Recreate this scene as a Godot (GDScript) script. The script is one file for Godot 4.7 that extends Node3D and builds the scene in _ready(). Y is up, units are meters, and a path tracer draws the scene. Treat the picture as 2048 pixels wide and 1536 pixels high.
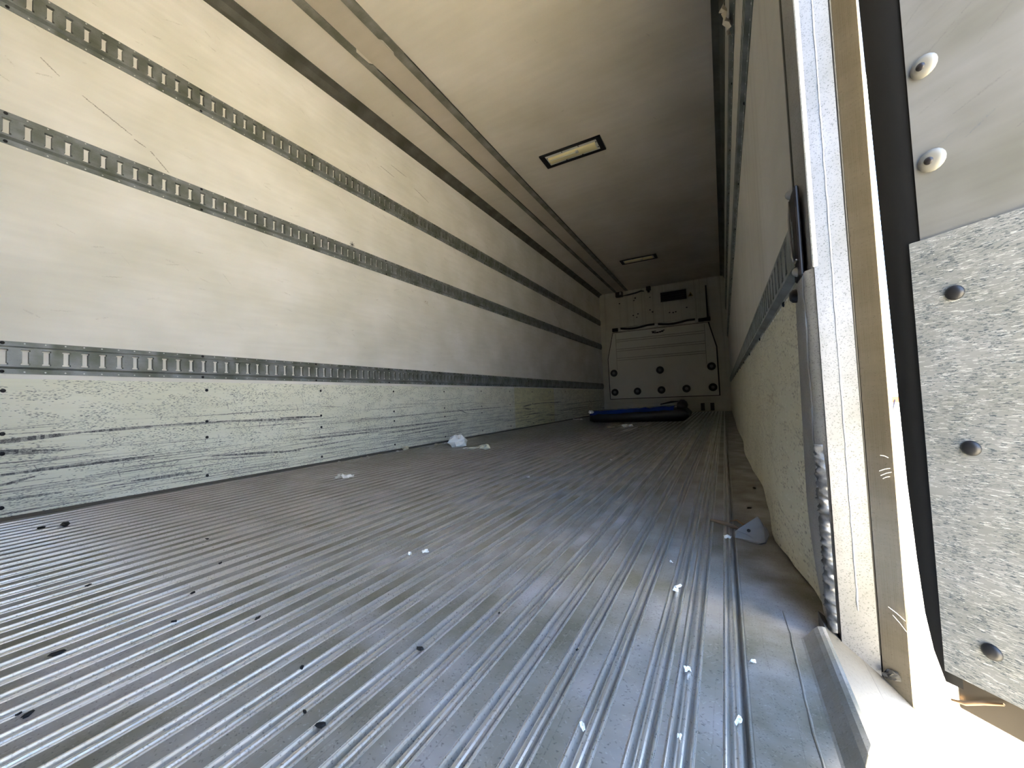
extends Node3D
# Inside an empty refrigerated trailer, seen from its open side door. Camera stands at x = 0, z = 0; the trailer runs along z; floor is y = 0.

const XL := -2.371      # inner face of the left wall
const XR := 0.130       # inner face of the right wall
const XO := 0.200       # outer face of the right wall
const H := 2.675        # ceiling
const ZF := -8.76       # front wall
const ZB := 7.0         # rear wall
const Z0 := -0.720      # front edge of the side door opening
const Z1 := 0.16        # rear edge of the side door opening
const DOOR_H := 2.12
const PITCH := 0.0537   # slots of the tracks
const RZ := -0.3939     # z of one of the large rivets

var rng := RandomNumberGenerator.new()
var M := {}
var taken := {}

# ---------------------------------------------------------------- naming
func numbered(n: String) -> String:
	if not taken.has(n):
		taken[n] = 0
		return n
	taken[n] += 1
	return "%s_%03d" % [n, taken[n]]

func tag(o: Node, label := "", category := "", group := "", kind := "") -> Node:
	if label: o.set_meta("label", label)
	if category: o.set_meta("category", category)
	if group: o.set_meta("group", group)
	if kind: o.set_meta("kind", kind)
	return o

func base(called: String, at := Vector3.ZERO) -> Node3D:
	var o := Node3D.new()
	o.name = numbered(called)
	o.position = at
	add_child(o)
	return o

func obj(called: String, mesh: Mesh, mat: Material, parent: Node = null, at := Vector3.ZERO) -> MeshInstance3D:
	var o := MeshInstance3D.new()
	o.name = called if parent else numbered(called)
	o.mesh = mesh
	if mat: o.material_override = mat
	o.position = at
	o.cast_shadow = GeometryInstance3D.SHADOW_CASTING_SETTING_ON
	(parent if parent else self).add_child(o, true)
	return o

# ---------------------------------------------------------------- mesh helpers
func st() -> SurfaceTool:
	var s := SurfaceTool.new()
	s.begin(Mesh.PRIMITIVE_TRIANGLES)
	s.set_smooth_group(-1)
	return s

func tri(s: SurfaceTool, a: Vector3, b: Vector3, c: Vector3) -> void:
	s.add_vertex(a); s.add_vertex(b); s.add_vertex(c)

func quad(s: SurfaceTool, a: Vector3, b: Vector3, c: Vector3, d: Vector3) -> void:
	tri(s, a, b, c); tri(s, a, c, d)

func done(s: SurfaceTool) -> ArrayMesh:
	s.generate_normals()
	return s.commit()

func add_box(s: SurfaceTool, lo: Vector3, hi: Vector3) -> void:
	var v := []
	for i in 8:
		v.append(Vector3(hi.x if i & 1 else lo.x, hi.y if i & 2 else lo.y, hi.z if i & 4 else lo.z))
	quad(s, v[0], v[2], v[3], v[1]); quad(s, v[4], v[5], v[7], v[6])
	quad(s, v[0], v[4], v[6], v[2]); quad(s, v[1], v[3], v[7], v[5])
	quad(s, v[2], v[6], v[7], v[3]); quad(s, v[0], v[1], v[5], v[4])

func box(lo: Vector3, hi: Vector3) -> ArrayMesh:
	var s := st()
	add_box(s, lo, hi)
	return done(s)

# chamfered box
func cbox(lo: Vector3, hi: Vector3, c: float) -> ArrayMesh:
	var s := st()
	add_cbox(s, lo, hi, c)
	return done(s)

func add_cbox(s: SurfaceTool, lo: Vector3, hi: Vector3, c: float) -> void:
	var pts := []
	var m := (lo + hi) / 2
	var h := (hi - lo) / 2
	for ax in 3:
		for sg in [-1, 1]:
			var f := []
			for k in 4:
				var a: float = [-1, 1, 1, -1][k]
				var b: float = [-1, -1, 1, 1][k]
				var p := Vector3.ZERO
				p[ax] = sg * h[ax]
				p[(ax + 1) % 3] = a * (h[(ax + 1) % 3] - c)
				p[(ax + 2) % 3] = b * (h[(ax + 2) % 3] - c)
				f.append(m + p)
			if sg > 0: quad(s, f[3], f[2], f[1], f[0])
			else: quad(s, f[0], f[1], f[2], f[3])
			pts.append(f)
	for ax in 3:
		var bx := (ax + 1) % 3
		var cx := (ax + 2) % 3
		for sa in [-1, 1]:
			for sb in [-1, 1]:
				var q := []
				for k in 4:
					var p := Vector3.ZERO
					var first := k == 0 or k == 3
					p[ax] = sa * (h[ax] if first else h[ax] - c)
					p[bx] = sb * (h[bx] - c if first else h[bx])
					p[cx] = (-1 if k < 2 else 1) * (h[cx] - c)
					q.append(m + p)
				quad(s, q[0], q[1], q[2], q[3])
	for k in 8:
		var g := Vector3(1 if k & 1 else -1, 1 if k & 2 else -1, 1 if k & 4 else -1)
		var t := []
		for ax in 3:
			var p := (h - Vector3.ONE * c) * g
			p[ax] = g[ax] * h[ax]
			t.append(m + p)
		tri(s, t[0], t[1], t[2])

# profile: PackedVector2Array in (x, y), swept along z
func add_sweep(s: SurfaceTool, prof: PackedVector2Array, za: float, zb: float, closed := true, caps := true) -> void:
	var n := prof.size()
	for i in (n if closed else n - 1):
		var a := prof[i]
		var b := prof[(i + 1) % n]
		quad(s, Vector3(a.x, a.y, za), Vector3(b.x, b.y, za), Vector3(b.x, b.y, zb), Vector3(a.x, a.y, zb))
	if closed and caps:
		var t := Geometry2D.triangulate_polygon(prof)
		for i in range(0, t.size(), 3):
			for z in [za, zb]:
				tri(s, Vector3(prof[t[i]].x, prof[t[i]].y, z), Vector3(prof[t[i + 1]].x, prof[t[i + 1]].y, z), Vector3(prof[t[i + 2]].x, prof[t[i + 2]].y, z))

func sweep(prof: PackedVector2Array, za: float, zb: float, closed := true) -> ArrayMesh:
	var s := st()
	add_sweep(s, prof, za, zb, closed)
	return done(s)

# plan polygon (x, z) raised from ya to yb
func add_plan(s: SurfaceTool, prof: PackedVector2Array, ya: float, yb: float) -> void:
	var n := prof.size()
	for i in n:
		var a := prof[i]
		var b := prof[(i + 1) % n]
		quad(s, Vector3(a.x, ya, a.y), Vector3(b.x, ya, b.y), Vector3(b.x, yb, b.y), Vector3(a.x, yb, a.y))
	var t := Geometry2D.triangulate_polygon(prof)
	for i in range(0, t.size(), 3):
		for y in [ya, yb]:
			tri(s, Vector3(prof[t[i]].x, y, prof[t[i]].y), Vector3(prof[t[i + 1]].x, y, prof[t[i + 1]].y), Vector3(prof[t[i + 2]].x, y, prof[t[i + 2]].y))

func plan(prof: PackedVector2Array, ya: float, yb: float) -> ArrayMesh:
	var s := st()
	add_plan(s, prof, ya, yb)
	return done(s)

# lathe of (radius, height) about axis
func add_lathe(s: SurfaceTool, prof: Array, at: Vector3, axis: Vector3, n := 12, squash := 1.0) -> void:
	var u := axis.cross(Vector3.UP if absf(axis.y) < 0.9 else Vector3.RIGHT).normalized()
	var w := axis.cross(u).normalized()
	for i in prof.size() - 1:
		for k in n:
			var q := []
			for c in [[i, k], [i + 1, k], [i + 1, k + 1], [i, k + 1]]:
				var p: Vector2 = prof[c[0]]
				var an: float = TAU * c[1] / n
				q.append(at + axis * p.y + (u * cos(an) + w * sin(an) * squash) * p.x)
			quad(s, q[0], q[1], q[2], q[3])

func lathe(prof: Array, axis: Vector3, n := 12) -> ArrayMesh:
	var s := st()
	s.set_smooth_group(0)
	add_lathe(s, prof, Vector3.ZERO, axis, n)
	return done(s)

func tube(path: Array, r: float, n := 7, wob := 0.0) -> ArrayMesh:
	var s := st()
	s.set_smooth_group(0)
	var rings := []
	for i in path.size():
		var t: Vector3 = (path[mini(i + 1, path.size() - 1)] - path[maxi(i - 1, 0)]).normalized()
		var u := t.cross(Vector3.UP if absf(t.y) < 0.9 else Vector3.RIGHT).normalized()
		var w := t.cross(u)
		var ring := []
		for k in n:
			var rr := r * (1.0 + wob * rng.randf_range(-1, 1))
			if i == 0 or i == path.size() - 1: rr *= 0.55
			ring.append(path[i] + (u * cos(TAU * k / n) + w * sin(TAU * k / n)) * rr)
		rings.append(ring)
	for i in rings.size() - 1:
		for k in n:
			quad(s, rings[i][k], rings[i + 1][k], rings[i + 1][(k + 1) % n], rings[i][(k + 1) % n])
	for e in [0, rings.size() - 1]:
		for k in range(1, n - 1):
			tri(s, rings[e][0], rings[e][k], rings[e][k + 1])
	return done(s)

# crumpled lump of facets
func lump(size: Vector3, seed_: int, rough := 0.35, n := 7) -> ArrayMesh:
	var r := RandomNumberGenerator.new()
	r.seed = seed_
	var s := st()
	var pts := []
	for j in n + 1:
		var row := []
		for i in n * 2:
			var th := PI * j / n
			var ph := TAU * (i + 0.5 * (j % 2)) / (n * 2)
			var k := 1.0 + r.randf_range(-rough, rough)
			if j == 0 or j == n: k = 1.0
			var p := Vector3(sin(th) * cos(ph), cos(th), sin(th) * sin(ph)) * k
			p.y = maxf(p.y, -0.92)
			row.append(Vector3(p.x * size.x / 2, (p.y + 0.92) * size.y / 2, p.z * size.z / 2))
		pts.append(row)
	for j in n:
		for i in n * 2:
			var i2 := (i + 1) % (n * 2)
			quad(s, pts[j][i], pts[j][i2], pts[j + 1][i2], pts[j + 1][i])
	return done(s)

# crumpled sheet of paper lying on the floor, two skins
func sheet(w: float, l: float, up: float, seed_: int, nx := 5, nz := 4) -> ArrayMesh:
	var r := RandomNumberGenerator.new()
	r.seed = seed_
	var s := st()
	var g := []
	for j in nz + 1:
		var row := []
		for i in nx + 1:
			var e := 0.75 + 0.25 * sin(PI * i / nx) * sin(PI * j / nz)
			row.append(Vector3((float(i) / nx - 0.5) * w * e + r.randf_range(-0.07, 0.07) * w, 0.0015 + r.randf() * up, (float(j) / nz - 0.5) * l * e + r.randf_range(-0.07, 0.07) * l))
		g.append(row)
	var d := Vector3(0, -0.0012, 0)
	for j in nz:
		for i in nx:
			quad(s, g[j][i], g[j][i + 1], g[j + 1][i + 1], g[j + 1][i])
			quad(s, g[j][i] + d, g[j + 1][i] + d, g[j + 1][i + 1] + d, g[j][i + 1] + d)
	for i in nx:
		quad(s, g[0][i], g[0][i + 1], g[0][i + 1] + d, g[0][i] + d)
		quad(s, g[nz][i], g[nz][i + 1], g[nz][i + 1] + d, g[nz][i] + d)
	for j in nz:
		quad(s, g[j][0], g[j + 1][0], g[j + 1][0] + d, g[j][0] + d)
		quad(s, g[j][nx], g[j + 1][nx], g[j + 1][nx] + d, g[j][nx] + d)
	return done(s)

# rectangle grid with metre-based uv
func uv_quad(s: SurfaceTool, a: Vector3, b: Vector3, c: Vector3, d: Vector3, ua: Vector2, ub: Vector2, uc: Vector2, ud: Vector2) -> void:
	for p in [[a, ua], [b, ub], [c, uc], [a, ua], [c, uc], [d, ud]]:
		s.set_uv(p[1])
		s.add_vertex(p[0])

# ---------------------------------------------------------------- textures
func noise_tex(freq: float, colors: Array, stops: Array, seed_: int, size := 512, octaves := 4, type := FastNoiseLite.TYPE_SIMPLEX_SMOOTH) -> NoiseTexture2D:
	var n := FastNoiseLite.new()
	n.seed = seed_
	n.noise_type = type
	n.frequency = freq
	n.fractal_octaves = octaves
	var t := NoiseTexture2D.new()
	t.width = size
	t.height = size
	t.seamless = true
	t.noise = n
	var g := Gradient.new()
	g.colors = PackedColorArray(colors)
	g.offsets = PackedFloat32Array(stops)
	t.color_ramp = g
	return t

func noise_bytes(w: int, h: int, freq: float, seed_: int, stretch := 1, octaves := 3) -> PackedByteArray:
	var n := FastNoiseLite.new()
	n.seed = seed_
	n.frequency = freq
	n.fractal_octaves = octaves
	var im: Image = n.get_seamless_image(w / stretch, h)
	if stretch > 1: im.resize(w, h, Image.INTERPOLATE_BILINEAR)
	im.convert(Image.FORMAT_L8)
	return im.get_data()

func put_px(im: Image, x: int, y: int, c: Color, a: float) -> void:
	if y < 0 or y >= im.get_height(): return
	x = posmod(x, im.get_width())
	im.set_pixel(x, y, im.get_pixel(x, y).lerp(c, a))

# a scuff from p to q in pixels with ragged density
func stroke(im: Image, p: Vector2, q: Vector2, width: float, c: Color, a: float, ragged := 0.6) -> void:
	var n := int(maxf(p.distance_to(q), 1.0))
	var gone := 0.0
	for i in n + 1:
		var t := float(i) / maxf(n, 1)
		var m := p.lerp(q, t)
		if i % 5 == 0: gone = rng.randf() * ragged
		var hw := width * (0.35 + 0.65 * sin(PI * clampf(t, 0.04, 0.96))) / 2
		for k in range(int(-hw - 1), int(hw + 2)):
			var f := clampf(hw + 0.5 - absf(k), 0, 1)
			if f > 0: put_px(im, int(m.x), int(m.y) + k, c, a * f * clampf(1.0 - gone - rng.randf() * ragged, 0, 1))

func tex(im: Image) -> ImageTexture:
	return ImageTexture.create_from_image(im)

# n short dark dashes, thicker where the patch noise is high
func dashes(im: Image, n: int, c: Color, len_a: float, len_b: float, wd: float, a: float, slope := 0.12, patch := PackedByteArray()) -> void:
	var w := im.get_width()
	var h := im.get_height()
	for i in n:
		var x := rng.randi() % w
		var y := rng.randi() % h
		var l := rng.randf_range(len_a, len_b)
		var k := rng.randf_range(-slope, slope)
		var aa := a * rng.randf_range(0.3, 1.0)
		if patch.size() and patch[y * w + x] < 60 + rng.randi() % 110: continue
		var two := rng.randf() < wd - 1.0
		for t in int(l) + 1:
			put_px(im, x + t, y + int(round(t * k)), c, aa)
			if two and t > 0 and t < int(l): put_px(im, x + t, y + 1 + int(round(t * k)), c, aa)

# worn pale liner: speckles drawn out along the run of the liner
func liner_image(w: int, h: int, base_c: Color, speck: Color, n: int, len_a: float, len_b: float, seed_: int, slope := 0.1) -> Image:
	var im := frp_image(w, h, base_c, seed_, 0.05)
	var patch := noise_bytes(w, h, 0.012, seed_ + 1, 1, 3)
	dashes(im, n, speck, len_a, len_b, 1.35, 0.8, slope, patch)
	dashes(im, n / 3, Color(0.95, 0.95, 0.93), len_a, len_b * 2, 1.2, 0.4, slope)
	return im

# rolled metal with fine pits and hairline scratches
func metal_image(size: int, base_c: Color, depth: float, pits: int, scratches: int, seed_: int, pit := Color(0.22, 0.22, 0.22)) -> Image:
	var im := frp_image(size, size, base_c, seed_, depth)
	dashes(im, pits, pit, 1.0, 3.0, 1.4, 0.6, 0.8)
	dashes(im, pits / 2, Color(0.95, 0.95, 0.97), 1.0, 2.0, 1.1, 0.35, 0.8)
	for i in scratches:
		var p := Vector2(rng.randf() * size, rng.randf() * size)
		stroke(im, p, p + Vector2.from_angle(rng.randf_range(0, PI)) * rng.randf_range(8, 50), 1.0, pit if i % 2 else Color(0.9, 0.9, 0.92), rng.randf_range(0.1, 0.4))
	return im

# off-white glass-fibre panel with faint mottling
func frp_image(w: int, h: int, base_c: Color, seed_: int, depth := 0.1) -> Image:
	var a := noise_bytes(w, h, 0.004, seed_, 1, 4)
	var b := noise_bytes(w, h, 0.06, seed_ + 1, 8, 3)
	var out := PackedByteArray()
	out.resize(w * h * 3)
	var br := base_c.r * 255.0
	var bg := base_c.g * 255.0
	var bb := base_c.b * 255.0
	for i in w * h:
		var d := (a[i] - 128.0) * depth
		var g := d + (b[i] - 128.0) * 0.03
		out[i * 3] = int(clampf(br + g, 0, 255))
		out[i * 3 + 1] = int(clampf(bg + g, 0, 255))
		out[i * 3 + 2] = int(clampf(bb + g + d * 0.3, 0, 255))
	return Image.create_from_data(w, h, false, Image.FORMAT_RGB8, out)

func mat(c: Color, rough := 0.6, metal := 0.0, t: Texture2D = null, tri_scale := Vector3.ZERO) -> StandardMaterial3D:
	var m := StandardMaterial3D.new()
	m.albedo_color = c
	m.roughness = rough
	m.metallic = metal
	m.cull_mode = BaseMaterial3D.CULL_DISABLED
	if t:
		m.albedo_texture = t
		if tri_scale != Vector3.ZERO:
			m.uv1_triplanar = true
			m.uv1_world_triplanar = true
			m.uv1_scale = tri_scale
	return m

func make_materials() -> void:
	var dark := Color(0.16, 0.16, 0.18)
	# left wall, 5.4 m x 2.7 m per repeat
	var lw := frp_image(2048, 1024, Color(0.915, 0.905, 0.88), 11)
	var px := 2048.0 / 5.4
	for i in 420:      # faint scratches and smudges of use
		var p := Vector2(rng.randf() * 2048, rng.randf_range(60, 830))
		var l := rng.randf_range(4, 26)
		var an := rng.randf_range(-0.5, 0.9)
		stroke(lw, p, p + Vector2(cos(an), sin(an)) * l, rng.randf_range(0.7, 1.6), Color(0.45, 0.42, 0.38), rng.randf_range(0.12, 0.5))
	for q in [[-0.48, 1.84, -0.53, 1.80], [-0.60, 1.76, -0.76, 1.68], [-0.77, 1.665, -0.81, 1.65], [-0.83, 1.64, -0.845, 1.625], [-0.85, 1.62, -0.90, 1.57], [-2.42, 2.40, -2.60, 2.385], [-2.30, 2.33, -2.45, 2.31], [-2.7, 2.33, -2.9, 2.28]]:
		stroke(lw, Vector2(-q[0] * px, (2.7 - q[1]) * px), Vector2(-q[2] * px, (2.7 - q[3]) * px), 1.3, Color(0.25, 0.22, 0.2), 0.8, 0.3)
	for k in 4:        # small inked star above the middle track
		var d := Vector2.from_angle(PI * k / 4 + 0.2) * 8
		var c := Vector2(2.0 * px, (2.7 - 1.575) * px)
		stroke(lw, c - d, c + d, 1.6, Color(0.08, 0.08, 0.08), 0.95, 0.1)
	for k in 14:       # remains of a small brown sticker
		var c := Vector2(2.78 * px + rng.randf() * 24, (2.7 - 1.315) * px + rng.randf() * 12)
		stroke(lw, c, c + Vector2(rng.randf_range(2, 8), 0), 2.0, Color(0.5, 0.4, 0.3), 0.5)
	M.wall_l = mat(Color(1, 1, 1), 0.42, 0.0, tex(lw))
	# right wall: same panel with its shade painted in as a darker base, streaked from top to bottom
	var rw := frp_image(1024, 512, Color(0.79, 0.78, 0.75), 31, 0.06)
	for i in 60:
		var p := Vector2(rng.randf() * 1024, rng.randf_range(10, 400))
		stroke(rw, p, p + Vector2(rng.randf_range(-12, 12), rng.randf_range(5, 14)), 1.4, Color(0.4, 0.38, 0.34), 0.4)
	for i in 70:  # reflections of the wavy panel, painted as upright light and dark bands
		var x := rng.randf() * 1024
		var y := rng.randf() * 200
		var l := rng.randf_range(80, 300)
		var tone := Color(0.54, 0.52, 0.48) if i % 3 else Color(0.84, 0.83, 0.8)
		for k in rng.randi_range(2, 9):
			stroke(rw, Vector2(x + k, y), Vector2(x + k + rng.randf_range(-5, 5), y + l), 1.0, tone, 0.22, 0.25)
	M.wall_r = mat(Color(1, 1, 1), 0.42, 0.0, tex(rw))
	var ce := frp_image(1024, 1024, Color(0.85, 0.82, 0.77), 41, 0.09)
	for i in 45:
		var p := Vector2(rng.randf() * 1024, rng.randf() * 1000)
		stroke(ce, p, p + Vector2(rng.randf_range(-6, 6), rng.randf_range(-9, 9)), 1.4, Color(0.4, 0.36, 0.32), 0.35)
	M.ceiling = mat(Color(1, 1, 1), 0.38, 0.0, tex(ce), Vector3(0.22, 0.22, 0.22))
	M.chute = mat(Color(0.9, 0.885, 0.865), 0.4, 0.0, tex(ce), Vector3(0.22, 0.22, 0.22))
	M.front = mat(Color(1.0, 1.0, 0.97), 0.5, 0.0, tex(rw), Vector3(0.25, 0.25, 0.25))
	# scuff liner of the left wall, 4.4 m x 0.53 m
	var ll := liner_image(2048, 512, Color(0.93, 0.93, 0.865), Color(0.17, 0.21, 0.22), 52000, 1.0, 4.0, 51)
	var sx := 2048.0 / 4.4
	var sy := 512.0 / 0.53
	for q in [[-0.30, 0.285, -0.60, 0.308, 7, 0.95], [-0.60, 0.308, -0.87, 0.318, 5, 0.9], [-0.87, 0.318, -1.14, 0.318, 4, 0.75], [-1.10, 0.322, -1.57, 0.306, 5, 0.8],
		[-0.3, 0.268, -0.57, 0.24, 4, 0.85], [-0.35, 0.255, -0.52, 0.235, 4, 0.6], [-0.3, 0.168, -0.84, 0.179, 4, 0.85], [-0.39, 0.13, -0.475, 0.15, 4, 0.9],
		[-0.76, 0.076, -1.03, 0.073, 5, 0.85], [-0.68, 0.068, -0.9, 0.066, 3, 0.6], [-1.08, 0.143, -1.56, 0.109, 5, 0.9], [-1.0, 0.13, -1.4, 0.105, 3, 0.6], [-1.44, 0.32, -1.71, 0.315, 5, 0.95],
		[-1.92, 0.268, -2.9, 0.285, 3, 0.7], [-2.9, 0.285, -4.1, 0.297, 4, 0.9], [-1.77, 0.19, -3.23, 0.198, 4, 0.75], [-3.23, 0.308, -3.43, 0.248, 3, 0.9],
		[-0.39, 0.078, -0.55, 0.073, 4, 0.7], [-1.43, 0.113, -1.94, 0.135, 4, 0.7], [-1.56, 0.175, -2.22, 0.174, 4, 0.8], [-2.2, 0.15, -3.3, 0.17, 6, 0.6], [-2.4, 0.12, -3.0, 0.14, 5, 0.6]]:
		stroke(ll, Vector2(-q[0] * sx, (0.53 - q[1]) * sy), Vector2(-q[2] * sx, (0.53 - q[3]) * sy), q[4] * 2.4, Color(0.08, 0.08, 0.11), q[5], 0.5)
	for i in 420:
		var y := 512.0 * (0.22 + 0.77 * sqrt(rng.randf()))
		var x := rng.randf() * 2048
		stroke(ll, Vector2(x, y), Vector2(x + rng.randf_range(40, 330), y + rng.randf_range(-18, 10)), rng.randf_range(0.8, 3.4), Color(0.16, 0.16, 0.18) if i % 4 else Color(0.97, 0.98, 0.95), rng.randf_range(0.4, 0.95), 0.4)
	for i in 90:
		var p := Vector2(rng.randf() * 2048, rng.randf_range(20, 480))
		stroke(ll, p, p + Vector2(rng.randf_range(-6, 6), rng.randf_range(5, 34)), 1.5, Color(0.2, 0.2, 0.2), 0.7, 0.4)
	M.liner_l = mat(Color(1, 1, 1), 0.5, 0.0, tex(ll))
	M.patch = mat(Color(0.97, 0.96, 0.86), 0.5, 0.0, tex(ll))
	# scuff liner of the right wall, 2.2 m x 0.56 m; shade of this side put into its darker base
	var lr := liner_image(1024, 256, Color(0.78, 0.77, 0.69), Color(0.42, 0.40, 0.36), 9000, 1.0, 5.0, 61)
	for i in 190:
		var p := Vector2(rng.randf() * 1024, rng.randf() * 250)
		var l := rng.randf_range(15, 110)
		stroke(lr, p, p + Vector2(l, l * rng.randf_range(-0.35, 0.1)), rng.randf_range(0.8, 2.2), Color(0.3, 0.28, 0.26), rng.randf_range(0.25, 0.7))
	for i in 12:
		var p := Vector2(600 + rng.randf() * 70, 90 + rng.randf() * 14)
		stroke(lr, p, p + Vector2(14, 3), 3.0, Color(0.33, 0.26, 0.18), 0.6)
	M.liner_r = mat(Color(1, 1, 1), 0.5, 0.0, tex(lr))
	# door: upper sheet and lower scuff sheet, 0.5 m repeats
	var du := frp_image(512, 512, Color(0.43, 0.43, 0.425), 71, 0.10)
	for i in 90:
		var p := Vector2(rng.randf() * 512, rng.randf() * 512)
		var l := rng.randf_range(8, 60)
		stroke(du, p, p + Vector2(l, -l * rng.randf_range(0.3, 0.8)), rng.randf_range(0.8, 2.2), Color(0.28, 0.28, 0.28) if i % 7 else Color(0.26, 0.32, 0.38), rng.randf_range(0.2, 0.6))
	M.door_up = mat(Color(1, 1, 1), 0.5, 0.0, tex(du))
	var dl := liner_image(1024, 1024, Color(0.445, 0.45, 0.445), Color(0.12, 0.17, 0.20), 30000, 2.0, 12.0, 81, 0.2)
	for i in 140:
		var p := Vector2(rng.randf() * 1024, rng.randf() * 1024)
		var l := rng.randf_range(30, 160)
		stroke(dl, p, p + Vector2(l, l * rng.randf_range(-0.45, 0.35)), rng.randf_range(0.8, 2.4), Color(0.2, 0.2, 0.22), rng.randf_range(0.3, 0.8))
	for i in 10:
		var p := Vector2(rng.randf() * 600, rng.randf() * 1024)
		for k in 30:        # sweeping curved scuffs
			var a := p + Vector2(k * 9, -k * k * 0.22)
			stroke(dl, a, a + Vector2(9, -0.44 * k), 1.6, Color(0.15, 0.15, 0.17), 0.6, 0.5)
	M.door_low = mat(Color(1, 1, 1), 0.55, 0.0, tex(dl))
	# metals
	var galv := tex(metal_image(512, Color(0.50, 0.52, 0.51), 0.22, 1500, 60, 91))
	M.track = mat(Color(1, 1, 1), 0.5, 0.35, galv, Vector3(3, 3, 3))
	M.rivet = mat(Color(0.55, 0.55, 0.55), 0.35, 0.7)
	M.rivet_light = mat(Color(0.85, 0.86, 0.85), 0.3, 0.5)
	M.rivet_dark = mat(Color(0.13, 0.13, 0.14), 0.45, 0.4)
	M.trim = mat(Color(0.72, 0.69, 0.64), 0.5, 0.2, galv, Vector3(2, 2, 2))
	M.strip = mat(Color(0.98, 0.94, 0.88), 0.5, 0.2, galv, Vector3(2, 2, 2))
	M.edge_dark = mat(Color(0.2, 0.2, 0.2), 0.6, 0.2)
	M.base_trim = mat(Color(0.34, 0.34, 0.33), 0.5, 0.3)
	# floor: worn dull tops, bright grooves; 1 m repeats
	var ft := frp_image(1024, 1024, Color(0.56, 0.55, 0.53), 101, 0.25)
	dashes(ft, 14000, Color(0.16, 0.15, 0.15), 1.0, 3.0, 1.3, 0.5, 1.5)
	dashes(ft, 10000, Color(0.85, 0.85, 0.86), 1.0, 4.0, 1.1, 0.35, 1.5)
	for i in 500:
		var p := Vector2(rng.randf() * 1024, rng.randf() * 1024)
		stroke(ft, p, p + Vector2(rng.randf_range(-3, 3), rng.randf_range(20, 160)), 1.0, Color(0.25, 0.24, 0.23) if i % 2 else Color(0.8, 0.8, 0.8), rng.randf_range(0.15, 0.5))
	for i in 40:
		var p := Vector2(rng.randf() * 1024, rng.randf() * 1024)
		stroke(ft, p, p + Vector2(rng.randf_range(10, 40), rng.randf_range(-40, 40)), 1.0, Color(0.85, 0.85, 0.85), 0.35)
	M.floor_top = mat(Color(1, 1, 1), 0.5, 0.35, tex(ft), Vector3(1, 1, 1))
	var fg := frp_image(512, 512, Color(0.84, 0.835, 0.825), 102, 0.12)
	dashes(fg, 5000, Color(0.12, 0.12, 0.12), 1.0, 2.0, 1.2, 0.7, 2.0)
	for i in 200:
		var p := Vector2(rng.randf() * 512, rng.randf() * 512)
		stroke(fg, p, p + Vector2(rng.randf_range(-2, 2), rng.randf_range(20, 120)), 1.0, Color(0.2, 0.19, 0.18), rng.randf_range(0.2, 0.6))
	M.floor_groove = mat(Color(1, 1, 1), 0.32, 0.8, tex(fg), Vector3(2, 2, 2))
	M.floor_plate = mat(Color(1.0, 1.0, 1.0), 0.45, 0.45, tex(ft), Vector3(1.6, 1.6, 1.6))
	var steel := tex(metal_image(512, Color(0.82, 0.82, 0.83), 0.12, 7000, 200, 103, Color(0.15, 0.14, 0.13)))
	M.post_a = mat(Color(0.45, 0.455, 0.465), 0.42, 0.6, steel, Vector3(4, 4, 4))
	var brushed := metal_image(512, Color(0.66, 0.645, 0.61), 0.10, 1200, 30, 104, Color(0.25, 0.22, 0.18))
	for i in 420:
		var p := Vector2(rng.randf() * 512, rng.randf() * 512)
		stroke(brushed, p, p + Vector2(rng.randf_range(-1, 1), rng.randf_range(40, 260)), 1.0, [Color(0.42, 0.38, 0.32), Color(0.80, 0.79, 0.77), Color(0.55, 0.50, 0.42)][i % 3], rng.randf_range(0.12, 0.45), 0.3)
	M.post_b = mat(Color(0.80, 0.77, 0.72), 0.3, 0.8, tex(brushed), Vector3(5, 5, 5))
	M.weld = mat(Color(0.66, 0.67, 0.69), 0.4, 0.5)
	M.crush = mat(Color(0.52, 0.52, 0.52), 0.4, 0.5, steel, Vector3(6, 6, 6))
	M.jamb = mat(Color(0.80, 0.80, 0.78), 0.42, 0.4, steel, Vector3(3, 3, 3))
	M.sill = mat(Color(0.37, 0.36, 0.34), 0.6, 0.2, steel, Vector3(3, 3, 3))
	M.rubber = mat(Color(0.02, 0.021, 0.026), 0.6)
	M.black = mat(Color(0.06, 0.06, 0.065), 0.6)
	M.black_metal = mat(Color(0.16, 0.15, 0.16), 0.4, 0.5)
	M.washer = mat(Color(0.50, 0.49, 0.465), 0.5, 0.3)
	M.white_metal = mat(Color(0.86, 0.86, 0.84), 0.4)
	M.lens = mat(Color(0.93, 0.88, 0.70), 0.3)
	M.lamp_tube = mat(Color(0.92, 0.91, 0.86), 0.25)
	M.bulk = mat(Color(0.88, 0.875, 0.84), 0.5)
	M.bulk_line = mat(Color(0.70, 0.69, 0.66), 0.55)
	M.clip = mat(Color(0.8, 0.8, 0.78), 0.5)
	M.yellow = mat(Color(0.62, 0.55, 0.30), 0.5)
	M.blue = mat(Color(0.13, 0.27, 0.62), 0.22)
	M.navy = mat(Color(0.035, 0.037, 0.055), 0.5)
	M.paper = mat(Color(0.93, 0.93, 0.92), 0.7)
	M.paper_old = mat(Color(0.80, 0.78, 0.70), 0.7)
	M.foil = mat(Color(0.50, 0.50, 0.51), 0.5, 0.4)
	M.bark = mat(Color(0.42, 0.36, 0.30), 0.8)
	M.crumb = mat(Color(0.05, 0.05, 0.05), 0.7)
	M.rope = mat(Color(0.55, 0.44, 0.32), 0.8)
	M.film = mat(Color(0.80, 0.77, 0.70), 0.4)
	M.brown_edge = mat(Color(0.27, 0.245, 0.21), 0.4, 0.4)
	M.outer = mat(Color(0.9, 0.9, 0.9), 0.4)
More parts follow.
